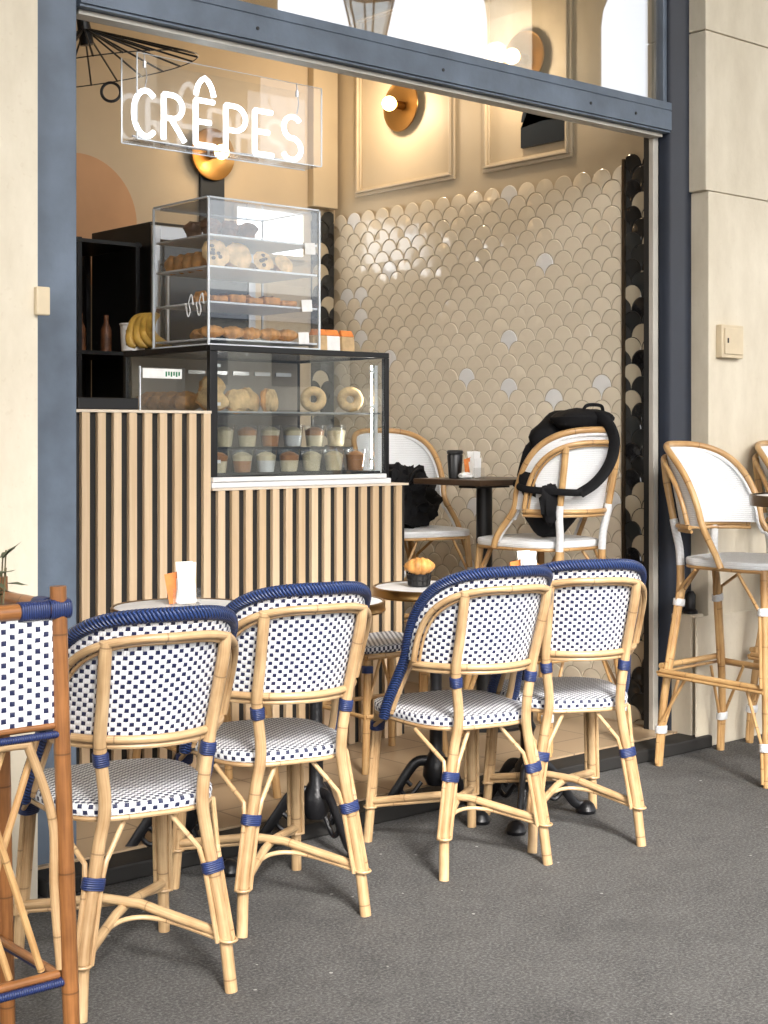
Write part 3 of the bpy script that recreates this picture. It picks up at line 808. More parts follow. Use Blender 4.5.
        if tall: ovalband(b, af(.14), top - foot, .027, .018, .03, Vector((1, -sx * .6, 0)))
        b.each('binding', wrap, leg)
        m = MB(); sd = Vector((1, -sx * .6, 0)).normalized()
        for q in (-1, 1):
            d = sd * q * .019
            cane(m, [af(bzf + .01) + d, af(sz_ - .01 if not tall else .35) + d], .0062, 8)
            tgt = Vector((sx * (.165 - .075), .2, SZ - .045)) if q * sx < 0 else Vector((sx * .195, .10, SZ - .045))
            cane(m, [af(bzf) + d, tgt], .0062, 8)
            if tall:
                cane(m, [af(.13) + d, af(.012) + d * .9], .0062, 8)
                cane(m, [af(.15) + d, Vector((sx * (fx_ * .93 - (.09 if q * sx < 0 else 0)), fy_ * .93 - (0 if q * sx < 0 else .09), .35))], .006, 8)
        m.build('brace', cm, leg)
    # stretchers
    m = MB(); zr = .125 if not tall else .36
    def foot_at(sx, sy, z):
        if sy < 0: return Vector((sx * (fx_ - .005), -fy_ - .004, z))
        return Vector((sx * (fx_ + .012), fy_, 0)).lerp(Vector((sx * .165, .19, SZ - .03)), z / SZ)
    if not tall:
        c0 = Vector((0, 0, zr + .03))
        cane(m, [foot_at(-1, -1, zr), c0 + Vector((-.03, -.04, -.004)), c0 + Vector((.03, .04, -.004)), foot_at(1, 1, zr + .01)], .0115, 10)
        cane(m, [foot_at(1, -1, zr), c0 + Vector((.03, -.04, .012)), c0 + Vector((-.03, .04, .012)), foot_at(-1, 1, zr + .01)], .0115, 10)
        cane(m, smooth_pts([foot_at(-1, -1, zr - .012) + Vector((0, -.014, 0)), Vector((-.075, -.10, zr + .012)), Vector((0, -.062, zr + .02)), Vector((.075, -.10, zr + .012)), foot_at(1, -1, zr - .012) + Vector((0, -.014, 0))], 8), .0058, 8)
        cane(m, smooth_pts([foot_at(-1, 1, zr - .006), Vector((-.075, .10, zr + .012)), Vector((0, .062, zr + .02)), Vector((.075, .10, zr + .012)), foot_at(1, 1, zr - .006)], 8), .0058, 8)
        for sx in (-1, 1):
            for sy in (-1, 1):
                p = foot_at(sx, sy, zr - .008); m.tube([p + Vector((.0195 * cos(t * PI / 6), .0195 * sin(t * PI / 6), 0)) for t in range(12)], .0035, 6, closed=True)
    else:
        q = [foot_at(-1, -1, zr), foot_at(1, -1, zr), foot_at(1, 1, zr), foot_at(-1, 1, zr)]
        for i in range(4):
            a, b = q[i], q[(i + 1) % 4]; z = Vector((0, 0, .0 if i % 2 else .02)); cane(m, [a + z, b + z], .0115, 10)
            inw = -(a + b) / 2; inw.z = 0; inw.normalize()
            cane(m, [a + z * .3 - inw * .016 + Vector((0, 0, -.012)), b + z * .3 - inw * .016 + Vector((0, 0, -.012))], .006, 8)
    m.build('stretcher', cm, r)
    return r

GRP = 'navy and white bistro chairs along the pavement'
def place_from_rear(xm, ym, yaw):  # rear feet midpoint -> origin (local rear y = -.235)
    return (xm + sin(yaw) * .235, ym + cos(yaw) * .235, 0)
D = math.radians
ch = make_chair('bistro_chair', 'navy and white woven bistro chair, nearest of the four, beside the planter', 'chair', .45, 'navy', GRP)
specs = [(1.757, 2.772, 12, None),
         (2.328, 2.976, 13, 'navy and white woven bistro chair, second from the left in the row of four'),
         (3.031, 2.98, 14, 'navy and white woven bistro chair, third from the left, in front of the croissant basket'),
         (3.407, 2.965, 29, 'navy and white woven bistro chair, farthest right of the four, turned toward the stools')]
for i, (x, y, yw, lb) in enumerate(specs):
    yw = D(yw); loc = place_from_rear(x, y, yw)
    if i == 0: ch.location = loc; ch.rotation_euler = (0, 0, -yw)
    else: dup(ch, loc, -yw, lb)

st = make_chair('bar_stool', 'white woven cane bar stool with its full back showing against the stone pier', 'bar stool', .80, 'white', 'white woven bar stools')
st.location = (4.69, 3.30, 0); st.rotation_euler = (0, 0, PI + D(2))
dup(st, (5.28, 3.30, 0), PI - D(4), 'white woven cane bar stool cut off by the right edge of the photo')
dup(st, (4.33, 4.78, .055), PI - D(12), 'white woven cane bar stool inside the shop with a black handbag on its seat')
dup(st, (4.31, 3.98, .055), -D(4), 'white woven cane bar stool inside the shop with a black backpack hung over its back')

# low stools behind the tables
def make_low_stool(label):
    r = empty('low_stool', (0, 0, 0), 0, label, 'stool', 'low woven stools against the slatted counter')
    SZ = .45
    m = MB(); m.box(-.17, -.15, SZ - .03, .17, .15, SZ); o = m.build('seat', 'weave_stripe', r, bevel=.01)
    uvl = o.data.uv_layers[0]
    for poly in o.data.polygons:
        for li in poly.loop_indices:
            p = o.data.vertices[o.data.loops[li].vertex_index].co
            uvl.data[li].uv = (p.x, p.y) if abs(poly.normal.z) > .5 else (p.x + p.y, p.z)
    m = MB()
    for a, b in (((-.17, -.15), (.17, -.15)), ((.17, -.15), (.17, .15)), ((.17, .15), (-.17, .15)), ((-.17, .15), (-.17, -.15))):
        cane(m, [(a[0], a[1], SZ - .04), (b[0], b[1], SZ - .04)], .01, 8); cane(m, [(a[0] * 1.05, a[1] * 1.05, .2), (b[0] * 1.05, b[1] * 1.05, .2)], .008, 8)
    m.each('stretcher', 'cane_gold', r)
    for sx in (-1, 1):
        for sy in (-1, 1):
            m = MB(); cane(m, [(sx * .185, sy * .165, 0), (sx * .15, sy * .13, SZ - .03)], .014, 12)
            cane(m, [(sx * .168, sy * .148, .22), (sx * .09, sy * .13, SZ - .04)], .006, 8)
            lg = m.build('leg', 'cane_gold', r)
            b = MB(); ovalband(b, (sx * .155, sy * .135, SZ - .085), (-sx * .035, -sy * .035, .42), .02, .018, .026); b.each('binding', 'wrap_navy', lg)
    return r
ls = make_low_stool('low woven stool by the counter, mostly hidden behind the second chair from the left')
ls.location = (2.78, 4.10, .055); ls.rotation_euler = (0, 0, D(-6))
dup(ls, (3.58, 4.13, .055), D(-4), 'low woven stool whose striped seat shows between the second and third chairs')

# ------------------------------------------------------------------ bistro tables
def make_table(label):
    r = empty('bistro_table', (0, 0, 0), 0, label, 'table', 'round marble bistro tables')
    R = .208
    m = MB(); m.lathe([(0, .752), (R - .006, .752), (R - .004, .750), (R - .004, .735), (0, .735)], seg=56); m.build('tabletop', 'marble', r)
    m = MB(); m.lathe([(R - .0035, .7535), (R + .002, .7545), (R + .005, .750), (R + .004, .745), (R + .004, .731), (R + .006, .727), (R + .003, .722), (R - .012, .722), (R - .012, .734), (R - .0035, .734)], seg=56, cap=False); m.build('brass_rim', 'brass', r)
    m = MB(); m.lathe([(.09, .722), (.09, .71), (.03, .70), (.022, .66), (.018, .62), (.026, .6), (.02, .58), (.02, .32), (.03, .30), (.022, .28), (.022, .2), (.04, .17), (.045, .12), (.035, .1), (.03, .09)], seg=24)
    m.build('column', 'iron', r)
    for k in range(3):
        a = D(90 + 60 + 120 * k); d = Vector((cos(a), sin(a), 0)); s = Vector((-sin(a), cos(a), 0))
        m = MB(); pts = smooth_pts([d * .02 + Vector((0, 0, .17)), d * .07 + Vector((0, 0, .165)), d * .12 + Vector((0, 0, .10)), d * .17 + Vector((0, 0, .035)), d * .21 + Vector((0, 0, .03))], 6)
        m.tube(pts, [.016 - .005 * i / len(pts) for i in range(len(pts))], 10, flat=(.75, 1.2))
        pts2 = smooth_pts([d * .05 + Vector((0, 0, .10)), d * .09 + Vector((0, 0, .055)), d * .12 + Vector((0, 0, .075)), d * .105 + Vector((0, 0, .105)), d * .085 + Vector((0, 0, .09))], 5)
        m.tube(pts2, .008, 8)
        m.lathe([(.0, .001), (.03, .001), (.034, .012), (.026, .03), (.012, .042), (0, .044)], d * .21, 18)
        m.build('foot', 'iron', r)
    return r
t0 = make_table('round marble bistro table with brass rim, leftmost, holding white and orange menu cards')
def ray(px, py_, Dp=None):
    o = (px - 384) / 1471; return Vector((.7536 * o + .6574, -.6574 * o + .7536, (435 - py_) / 1471))
def at_depth(px, dep, z=0):
    v = ray(px, 435) * dep; return Vector((v.x, v.y, z))
TA = at_depth(183, 4.36); TB = at_depth(316, 4.5); TC_ = at_depth(436, 4.93); TD = at_depth(527, 4.85)
t0.location = TA; t0.rotation_euler = (0, 0, D(6))
dup(t0, TB, D(-4), 'round marble bistro table behind the second chair, only its brass-rimmed right end showing')
dup(t0, TC_, D(0), 'round marble bistro table with brass rim holding the croissant in a black basket')
dup(t0, TD, D(64), 'round marble bistro table hidden behind the two right-hand chairs, holding white napkins')

# card holders
def card_holder(loc, rz, label, s=1.0):
    r = empty('card_holder', loc, rz, label, 'menu holder')
    for k in range(5):
        m = MB(); m.box(-.024 * s, -.02 + k * .007, .004, .022 * s, -.0185 + k * .007, (.085 + .014 * ((k * 2) % 3)) * s, rot=Matrix.Rotation(D(6 - 4 * k), 3, 'X') @ Matrix.Rotation(D((-5, 3, -2, 6, 0)[k]), 3, 'Y'))
        m.build('menu_card', ('paper', 'kraft', 'paper', 'kraft', 'paper')[(k + 1) % 5] if k % 2 else 'paper', r, smooth=False)
    m = MB(); m.box(-.05 * s, .010, .004, .0, .012, .085 * s, rot=Matrix.Rotation(D(-10), 3, 'Y')); m.build('orange_card', 'orange_paper', r, smooth=False)
    m = MB(); m.box(-.04 * s, -.026, 0, .036 * s, .016, .004); m.box(-.04 * s, -.028, 0, .036 * s, -.0262, .045 * s); m.build('holder', 'clear_cup', r, smooth=False)
    return r
card_holder(Vector((TA.x + .03, TA.y + .03, .754)), D(-20), 'upright white and orange menu cards on the leftmost marble table', 1.12)
card_holder(Vector((TD.x, TD.y + .0, .754)), D(-10), 'upright white and orange menu cards above the third chair back', 1.1)

# croissant in wire basket
bk_loc = at_depth(419, 4.93, .754)
bk = empty('wire_basket', bk_loc, D(-20), 'small black wire basket on the marble table under the croissant', 'basket')
m = MB()
for z, rr in ((.004, .036), (.022, .038), (.04, .04), (.05, .041)): m.tube([(rr * cos(2 * PI * k / 20), rr * sin(2 * PI * k / 20), z) for k in range(20)], .0022, 6, closed=True)
for k in range(12): a = 2 * PI * k / 12; m.tube([(.036 * cos(a), .036 * sin(a), .003), (.041 * cos(a), .041 * sin(a), .05)], .002, 6)
m.build('wire_frame', 'iron', bk)
m = MB(); m.lathe([(0, .004), (.034, .004), (.036, .038), (0, .038)], seg=20); m.build('liner', 'dark_back', bk)
def croissant_mesh(m, c, s, rz=0, seed=0, bend=1.0):
    P = []; Rr = []
    for k in range(33):
        t = k / 32; a = (t - .5) * 2.1 * bend
        P.append(Vector((sin(a) * .06 * s, -cos(a) * .05 * s + .03 * s, .0)))
        e = sin(PI * min(max(t, .0), 1)) ** .7
        Rr.append(max(.004, (.030 * e) * (1 + .16 * abs(sin(t * PI * 6))) * s))
    R = Matrix.Rotation(rz, 3, 'Z'); P = [R @ p + Vector(c) for p in P]; m.tube(P, Rr, 12, flat=(1, .8)); return m
m = MB(); croissant_mesh(m, (0, 0, 0), 1.12, 0, 0, .8)
cr = m.build('croissant', 'bread'); cr.location = bk_loc + Vector((0, 0, .068)); cr.rotation_euler = (0, 0, D(-35))
tag(cr, 'golden croissant lying in the black wire basket', 'croissant')

# ------------------------------------------------------------------ dark cane planter at left
P0 = at_depth(58, 2.92)
pl = empty('cane_planter', (P0.x, P0.y, 0), D(-1), 'dark stained cane planter stand with navy-dotted woven panels and lattice base', 'planter')
W, Dp, H = .62, .26, .915
posts = [((0, 0), (.025, -.015)), ((0, Dp), (.025, .015)), ((-W, 0), (-.025, -.015)), ((-W, Dp), (-.025, .015))]
for (tx, ty), (dx, dy) in posts:
    m = MB(); cane(m, [(tx + dx, ty + dy, 0), (tx + dx * .3, ty + dy * .3, .62), (tx, ty, H + .045)], .0165, 14); m.build('post', 'cane_dark', pl)
RZ = H - .0
m = MB()
for (a, b) in (((-W, 0), (0, 0)), ((0, 0), (0, Dp)), ((0, Dp), (-W, Dp)), ((-W, Dp), (-W, 0))):
    cane(m, [(a[0], a[1], RZ), (b[0], b[1], RZ)], .0165, 12)
    cane(m, [(a[0], a[1] - .0, .685), (b[0], b[1], .685)], .0075, 10)
    cane(m, [(a[0] * 1.02, a[1], .19), (b[0] * 1.02, b[1], .19)], .009, 10)
m.each('rail', 'cane_dark', pl)
m = MB()
for (a, b) in (((-W, 0), (0, 0)), ((0, 0), (0, Dp))):
    A3 = Vector((a[0], a[1], 0)); B3 = Vector((b[0], b[1], 0)); d = (B3 - A3).normalized(); nrm = Vector((d.y, -d.x, 0))
    m.tube([A3 + Vector((0, 0, .668)) + nrm * .008, B3 + Vector((0, 0, .668)) + nrm * .008 + d * .02], .0075, 10)
    m.tube([A3 + Vector((0, 0, .176)) + nrm * .01, B3 + Vector((0, 0, .176)) + nrm * .01 + d * .035], .0085, 10)
ovalband(m, (-.055, 0, RZ), (1, 0, 0), .019, .019, .062, (0, 1, 0)); ovalband(m, (0, .06, RZ), (0, 1, 0), .019, .019, .05, (1, 0, 0)); ovalband(m, (0, 0, RZ), (1, 0, 0), .02, .02, .045, (0, 1, 0))
m.each('binding', 'wrap_navy', pl)
m = MB()
def quadp(p, q, z0, z1, t=.008):
    p = Vector((*p, 0)); q = Vector((*q, 0)); ln = (q - p).length; d = (q - p).normalized(); nrm = Vector((d.y, -d.x, 0)) * t / 2
    for s, fl in ((1, 0), (-1, 1)):
        vs = [p + nrm * s + Vector((0, 0, z0)), q + nrm * s + Vector((0, 0, z0)), q + nrm * s + Vector((0, 0, z1)), p + nrm * s + Vector((0, 0, z1))]
        uv = [(0, z0), (ln, z0), (ln, z1), (0, z1)]
        m.add(vs, [(0, 1, 2, 3) if not fl else (3, 2, 1, 0)], [uv if not fl else uv[::-1]])
quadp((-W, 0), (0, 0), .688, RZ); quadp((0, 0), (0, Dp), .688, RZ); quadp((0, Dp), (-W, Dp), .688, RZ); quadp((-W, Dp), (-W, 0), .688, RZ)
m.build('woven_panel', 'weave_planter', pl, smooth=False)
m = MB()
y_ = .0
for k in range(9):   # lattice of crossing canes on the front
    x0 = -.03 - k * .068; cane(m, [(x0, y_ + .012, .20), (x0 - .15, y_ + .012, .66)], .0075, 8)
for k in range(9):
    x0 = -.03 - k * .068; cane(m, [(x0 - .16, y_ + .03, .20), (x0, y_ + .03, .66)], .0075, 8)
m.build('lattice', 'cane_gold', pl)
m = MB(); cane(m, smooth_pts([(-.16, .0, .655), (-.075, .0, .655), (-.06, 0, .64), (-.012, -.0, .5), (-.008, 0, .36), (.006, 0, .2)], 6), .0095, 10)
m.build('light_brace', 'cane', pl)
m = MB(); m.box(-W + .02, .02, .69, -.02, Dp - .02, .885); m.build('soil', 'soil', pl, smooth=False)
# the plant
pp = empty('potted_plant', (P0.x - .10, P0.y + .08, .885), 0, 'small grey-green leafy plant growing out of the cane planter', 'plant')
m = MB()
random.seed(3)
for k in range(9):
    a = random.random() * 6.28; hgt = .07 + random.random() * .09
    m.tube([(0.02 * cos(a), .02 * sin(a), 0), (.03 * cos(a), .03 * sin(a), hgt)], .0018, 6)
m.build('stem', plain('stem', (.12, .1, .05), .6), pp)
m = MB()
for k in range(26):
    a = random.random() * 6.28; el_ = random.uniform(-.5, .9); ln = random.uniform(.03, .05)
    b = Vector((random.uniform(-.035, .03), random.uniform(-.03, .03), random.uniform(.02, .15)))
    d = Vector((cos(a) * cos(el_), sin(a) * cos(el_), sin(el_))); s = d.cross(Vector((0, 0, 1))).normalized() * ln * .26; up = s.cross(d) * .3
    m.add([b, b + d * ln * .4 + s + up, b + d * ln * .4, b + d * ln * .4 - s + up, b + d * ln * .75 + s * .7, b + d * ln * .75 - up * .2, b + d * ln * .75 - s * .7, b + d * ln],
          [(0, 1, 2), (0, 2, 3), (1, 4, 5, 2), (2, 5, 6, 3), (4, 7, 5), (5, 7, 6)])
m.build('leaves', 'leaf', pp)
random.seed(11)

# ------------------------------------------------------------------ counter
CV = 4.42
cn = empty('counter', (2.49, CV, .055), 0, 'slatted pale oak and black service counter with a taller left section', 'counter')
m = MB()
pitch = .0615
def slats(m, xa, xb, z1):
    x = xa
    while x + .03 <= xb + .004:
        m.box(x, -.018, 0, x + .031, 0, z1, random.random()); x += pitch
slats(m, 0.0, .52, 1.282); slats(m, .555, 1.48, 1.003)
m.build('slats', 'wood_slat', cn, smooth=False, bevel=.0015)
m = MB(); m.box(-.6, .0005, 0, .517, .62, 1.28); m.box(.5175, .0005, 0, 1.475, .62, 1.0); m.build('carcass', 'dark_back', cn, smooth=False)
m = MB(); m.box(-.6, -.02, 1.2825, .525, .63, 1.292); m.box(.53, -.02, 1.0035, 1.48, .63, 1.012); m.each('top_edge', plain('pale_edge', (.7, .6, .48), .4), cn, smooth=False)
for x0 in (-.6,):
    m = MB(); slats(m, -.6 + .01, -.02, 1.282); m.build('slats', 'wood_slat', cn, smooth=False)

# pastry display case (black frame) on the counter
cz = 1.067
cs = empty('display_case', (3.015, CV - .01, cz), 0, 'black framed glass display case of desserts on the slatted counter', 'display case')
CW, CD, CH = .86, .60, .52
m = MB(); m.box(.0, -.012, .0005, CW + .0, .02, .022); m.box(.0, -.02, .0225, CW - .03, .0, .04); m.build('white_sill', 'white_plastic', cs, smooth=False, bevel=.003)
m = MB(); t = .022
m.box(0, 0, .04, t * 1.5, t, CH - t); m.box(CW - t, 0, .0225, CW, t, CH - t); m.box(0, CD - t, .0, t, CD, CH - t); m.box(CW - t, CD - t, 0, CW, CD, CH - t)
m.box(0, 0, CH - t + .0005, CW, t, CH); m.box(0, CD - t, CH - t + .0005, CW, CD, CH); m.box(0, t + .0005, CH - t + .0005, t, CD - t - .0005, CH); m.box(CW - t, t + .0005, CH - t + .0005, CW, CD - t - .0005, CH)
m.build('frame', 'black_metal', cs, smooth=False, bevel=.002)
m = MB(); m.box(t * 1.5 + .001, .006, .042, CW - t - .001, .010, CH - t - .001); m.build('front_glass', 'case_glass', cs, smooth=False)
m = MB(); m.box(.008, t + .001, .02, .012, CD - t - .001, CH - t - .001); m.build('side_glass', 'case_glass', cs, smooth=False)
m = MB(); m.box(t, t, CH - .014, CW - t, CD - t, CH - .006); m.build('top_glass', plain('case_top', (.1, .1, .1), .2), cs, smooth=False)
m = MB()
m.box(t, .03, .275, CW - t, CD - .03, .281); m.build('glass_shelf', 'steel', cs, smooth=False)
m = MB(); m.box(t, .03, .022, CW - t, CD - .03, .05); m.box(t, .155, .051, CW - .06, .26, .145); m.build('base', 'dark_back', cs, smooth=False)
m = MB(); m.box(t, CD - .03, .05, CW - t, CD - .022, CH - t); m.build('rear_panel', plain('grey_brown_panel', (.36, .31, .26), .35), cs, smooth=False)
m = MB(); m.box(CW - .05, .03, .05, CW - .035, .045, CH - .05)
for z_ in (.09, .30, .44): m.box(CW - .07, .03, z_, CW - .051, .04, z_ + .012); m.box(.035, .02, z_, .06, .03, z_ + .012)
m.each('shelf_bracket', 'white_plastic', cs, smooth=False)
MB().box(CW - .048, .046, .06, CW - .038, .056, CH - .05).build('added_fill_strip', emis('added_strip_glow', (1, .96, .9), 14), cs, smooth=False)  # glowing strip added as fill to brighten the case contents
# louvred plate top rear
m = MB()
for k in range(7):
    m.box(.06 + k * .11, CD - .036, .44, .14 + k * .11, CD - .0305, .455)
m.each('vent_slot', 'steel', cs, smooth=False)

def place_item(name, mb, mat, loc, label, cat, group=None, rz=0, parts=()):
    o = mb.build(name, mat); o.location = loc; o.rotation_euler = (0, 0, rz)
    tag(o, label, cat, group)
    for (pn, pm, pmat) in parts: pm.build(pn, pmat, o)
    return o
cx0, cy0 = 3.015, CV - .01
# bread rounds and donuts on the upper shelf of the case
def ring_mesh(R=.045, r_=.02):
    m = MB(); m.tube([(R * cos(2 * PI * k / 24), R * sin(2 * PI * k / 24), 0) for k in range(24)], r_, 12, closed=True); return m
brs = [(.08, .10, .325, 'pale split bread roll leaning at the far left of the display case'),
       (.19, .09, .322, 'pale split bread roll second from the left in the display case'),
       (.13, .17, .372, 'pale bread roll resting on top of the two others in the display case'),
       (.28, .14, .322, 'pale split bread roll behind the striped reflection in the display case'),
       (.37, .13, .322, 'pale split bread roll near the middle of the display case')]
for i, (x, y, z_, lb) in enumerate(brs):
    m = MB(); m.blob((0, 0, 0), (.058, .02, .044), 20, 12, .25, 2.5, seed=i)
    p = MB(); p.blob((0, .014, 0), (.06, .022, .046), 20, 12, .2, 2.5, seed=i)
    o = place_item('bread_roll', m, 'pale_bread', (cx0 + x, cy0 + y, cz + z_), lb, 'bread roll', 'bread rolls in the case', D(-15 + 12 * i), [('crust', p, 'bread')])
    o.rotation_euler = (D(-22 + 6 * i), D(random.uniform(-25, 25)), o.rotation_euler.z)
for i, (x, y, lb) in enumerate([(.74, .1, 'pale ring doughnut standing at the right of the display case'), (.60, .16, 'pale ring doughnut behind the glass, left of the other doughnut')]):
    o = place_item('doughnut', ring_mesh(.034, .019), 'pale_bread', (cx0 + x, cy0 + y, cz + .335), lb, 'doughnut', 'doughnuts'); o.rotation_euler = (D(75), 0, D(-35))
# dessert cups: two rows
for row in range(2):
    for k in range(7):
        x = .085 + k * .110; y = .075 + row * .12; z_ = .051 + row * .095
        col = ('cream_food', 'cream_food', 'caramel', 'cream_food', 'white_plastic')[(k * 2 + row) % 5]; col2 = ('caramel', 'cream_food', 'cream_food')[(k + row) % 3]
        cupm = MB(); cupm.lathe([(0, 0), (.032, 0), (.043, .085), (.044, .086), (.042, .086), (.0315, .002), (0, .002)], seg=20)
        e = cupm.build('dessert_cup', 'clear_cup'); e.location = (cx0 + x, cy0 + y, cz + z_)
        side = ('front', 'rear')[row]; nb = ('at the left end', 'second from the left', 'third from the left', 'in the middle', 'third from the right', 'second from the right', 'at the right end')[k]
        tag(e, 'clear layered dessert cup in the %s row of the case, %s' % (side, nb), 'dessert', 'dessert cups in the case')
        f1 = MB(); f1.lathe([(0, .003), (.030, .003), (.036, .045), (0, .045)], seg=16); f1.build('filling', col, e)
        f2 = MB(); f2.lathe([(0, .0455), (.036, .0455), (.039, .064), (.02, .076), (0, .08)], seg=16); f2.build('topping', col2, e)
for k in range(4):
    m = MB(); m.blob((0, 0, 0), (.06, .045, .04), 18, 12, .25, 2.5, seed=k + 20)
    place_item('bread_loaf', m, 'bread', (cx0 + .075, cy0 + .27 + k * .085, cz + .318), 'brown loaf behind the left side glass of the case, %s' % ('nearest', 'second back', 'third back', 'rearmost')[k], 'bread', 'loaves in the case')
for k in range(6):   # boxed sweets on a low riser behind
    o = MB(); o.box(-.035, -.03, 0, .035, .03, .05); e = o.build('cake_slice', ('cream_food', 'bread', 'dark_bake')[k % 3], bevel=.006); e.location = (cx0 + .09 + k * .13, cy0 + .36, cz + .051)
    tag(e, 'small cake slice at the back of the case, %s' % ('far left', 'second from left', 'third from left', 'third from right', 'second from right', 'far right')[k], 'cake', 'cake slices')

# ------------------------------------------------------------------ acrylic pastry tower
ax, ay, az_ = 3.035, CV + .03, cz + CH + .001
ac = empty('pastry_stand', (ax, ay, az_), 0, 'tall clear acrylic pastry stand with four shelves of baked goods', 'display stand')
AW, AD, AH = .515, .37, .53
m = MB(); t = .004
m.box(0, 0, 0, AW, t, AH); m.build('front_pane', 'acrylic', ac, smooth=False)
m = MB(); m.box(0, t + .001, 0, t, AD, AH); m.box(AW - t, t + .001, 0, AW, AD, AH); m.each('side_pane', 'acrylic', ac, smooth=False)
m = MB(); m.box(0, 0, AH + .001, AW, AD, AH + .005); m.build('top_pane', 'acrylic', ac, smooth=False)
m = MB(); e = .0035
for (x, y) in ((0, 0), (AW, 0), (0, AD), (AW, AD)): m.box(x - e, y - e, 0, x + e, y + e, AH + .006)
for z_ in (0.0, AH + .0065):
    m.box(e, -e, z_, AW - e, e, z_ + .006); m.box(-e, e, z_, e, AD - e, z_ + .006); m.box(AW - e, e, z_, AW + e, AD - e, z_ + .006); m.box(e, AD - e, z_, AW - e, AD + e, z_ + .006)
m.build('edge', 'acrylic_edge', ac, smooth=False)
shz = [.02, .155, .285, .40]
m = MB()
for z_ in shz[:]: m.box(.006, .006, z_, AW - .006, AD - .006, z_ + .007)
m.each('shelf', plain('frosted_shelf', (.78, .8, .82), .3), ac, smooth=False)
tags = [(AW - .075, shz[3] - .035), (AW - .09, shz[1] - .01), (AW - .105, shz[0] + .0)]
for (x, z_) in tags:
    m = MB(); m.box(x, -.006, z_, x + .05, -.0045, z_ + .045, rot=Matrix.Rotation(D(-4), 3, 'Y')); m.each('price_tag', 'paper', ac, smooth=False)
m = MB()
for (x) in (.02, .09): m.tube(smooth_pts([(-.006, x, .15), (-.006, x + .012, .19), (-.006, x + .03, .16), (-.006, x + .02, .13), (-.006, x + .035, .11), (-.006, x + .05, .16)], 5), .0022, 6)
m.build('script_lettering', 'white_plastic', ac)
# cookies on third shelf, standing
def cookie(x, y, z_, R, lb, rz=0, tilt=72, chips=True, grp='cookies in the stand'):
    m = MB(); m.blob((0, 0, 0), (R, R, .011), 22, 8, .14, 4, seed=x * 40)
    p = MB()
    if chips:
        rs = random.Random(int(x * 1000))
        for k in range(7):
            a = rs.random() * 6.28; q = R * rs.uniform(.1, .75); p.blob((q * cos(a), q * sin(a), .010), (.009, .008, .006), 8, 6, .2, 2, seed=k)
    o = place_item('cookie', m, 'pale_bread', (ax + x, ay + y, az_ + z_), lb, 'cookie', grp, 0, [('chocolate_chip', p, 'choc')] if chips else [])
    o.rotation_euler = (D(tilt), 0, D(rz)); return o
cz3 = shz[2] + .058
cookie(.065, .05, cz3, .056, 'large chocolate chip cookie at the front left corner of the stand', -8)
cookie(.175, .055, cz3, .055, 'large plain cookie second along the front of the stand', -4, 72, False)
cookie(.29, .06, cz3 - .012, .044, 'smaller cookie third along the front of the stand', -4, 66, True)
cookie(.39, .06, cz3 - .014, .042, 'plain cookie at the right end of the same shelf', 4, 62, False)
for k, nm in enumerate(('nearest the front', 'second back', 'third back', 'at the back')):
    m = MB(); m.blob((0, 0, 0), (.036, .03, .036), 14, 10, .2, 3, seed=k)
    place_item('bun', m, 'bread', (ax + .05, ay + .13 + k * .06, az_ + shz[2] + .034), 'small brown bun on the left side of the cookie shelf, ' + nm, 'bun', 'buns in the stand')
for k in range(6):   # dark muffins on the top shelf
    x = .07 + (k % 3) * .085; y = .09 + (k // 3) * .11
    m = MB(); m.lathe([(0, 0), (.024, 0), (.032, .035), (0, .035)], seg=16)
    p = MB(); p.blob((0, 0, .045), (.04, .04, .025), 16, 10, .3, 3, seed=k)
    place_item('muffin', m, 'dark_bake', (ax + x, ay + y, az_ + shz[3] + .005), 'dark muffin on the top shelf, %s row, %s' % (('front', 'back')[k // 3], ('left', 'middle', 'right')[k % 3]), 'muffin', 'muffins in the stand', 0, [('muffin_top', p, 'dark_bake')])
for k in range(5):
    m = MB(); m.box(-.034, -.05, 0, .034, .05, .022 + .008 * (k % 2))
    o = place_item('flat_pastry', m, 'bread', (ax + .09 + k * .082, ay + .10, az_ + shz[1] + .012), 'flat glazed pastry on the second shelf from the bottom, %s' % ('far left', 'second from left', 'in the middle', 'second from right', 'far right')[k], 'pastry', 'flat pastries', D(5 - 3 * k))
    b = o.modifiers.new('bevel', 'BEVEL'); b.width = .007; b.segments = 3
for k in range(5):
    m = MB(); croissant_mesh(m, (0, 0, .03), .9, 0, k)
    place_item('croissant', m, 'bread', (ax + .075 + k * .086, ay + .09, az_ + shz[0] + .006), 'croissant on the bottom shelf of the acrylic stand, %s' % ('far left', 'second from left', 'in the middle', 'second from right', 'far right')[k], 'croissant', 'croissants in the stand', D(20 * (k % 2) - 30))
for k in range(3):
    m = MB(); croissant_mesh(m, (0, 0, .026), .75, 0, k)
    place_item('croissant', m, 'bread', (ax + .07 + k * .03, ay + .20 + k * .05, az_ + shz[0] + .006), 'croissant behind the front row on the left side, %s' % ('nearest', 'middle one', 'rearmost')[k], 'croissant', 'croissants in the stand', D(60))

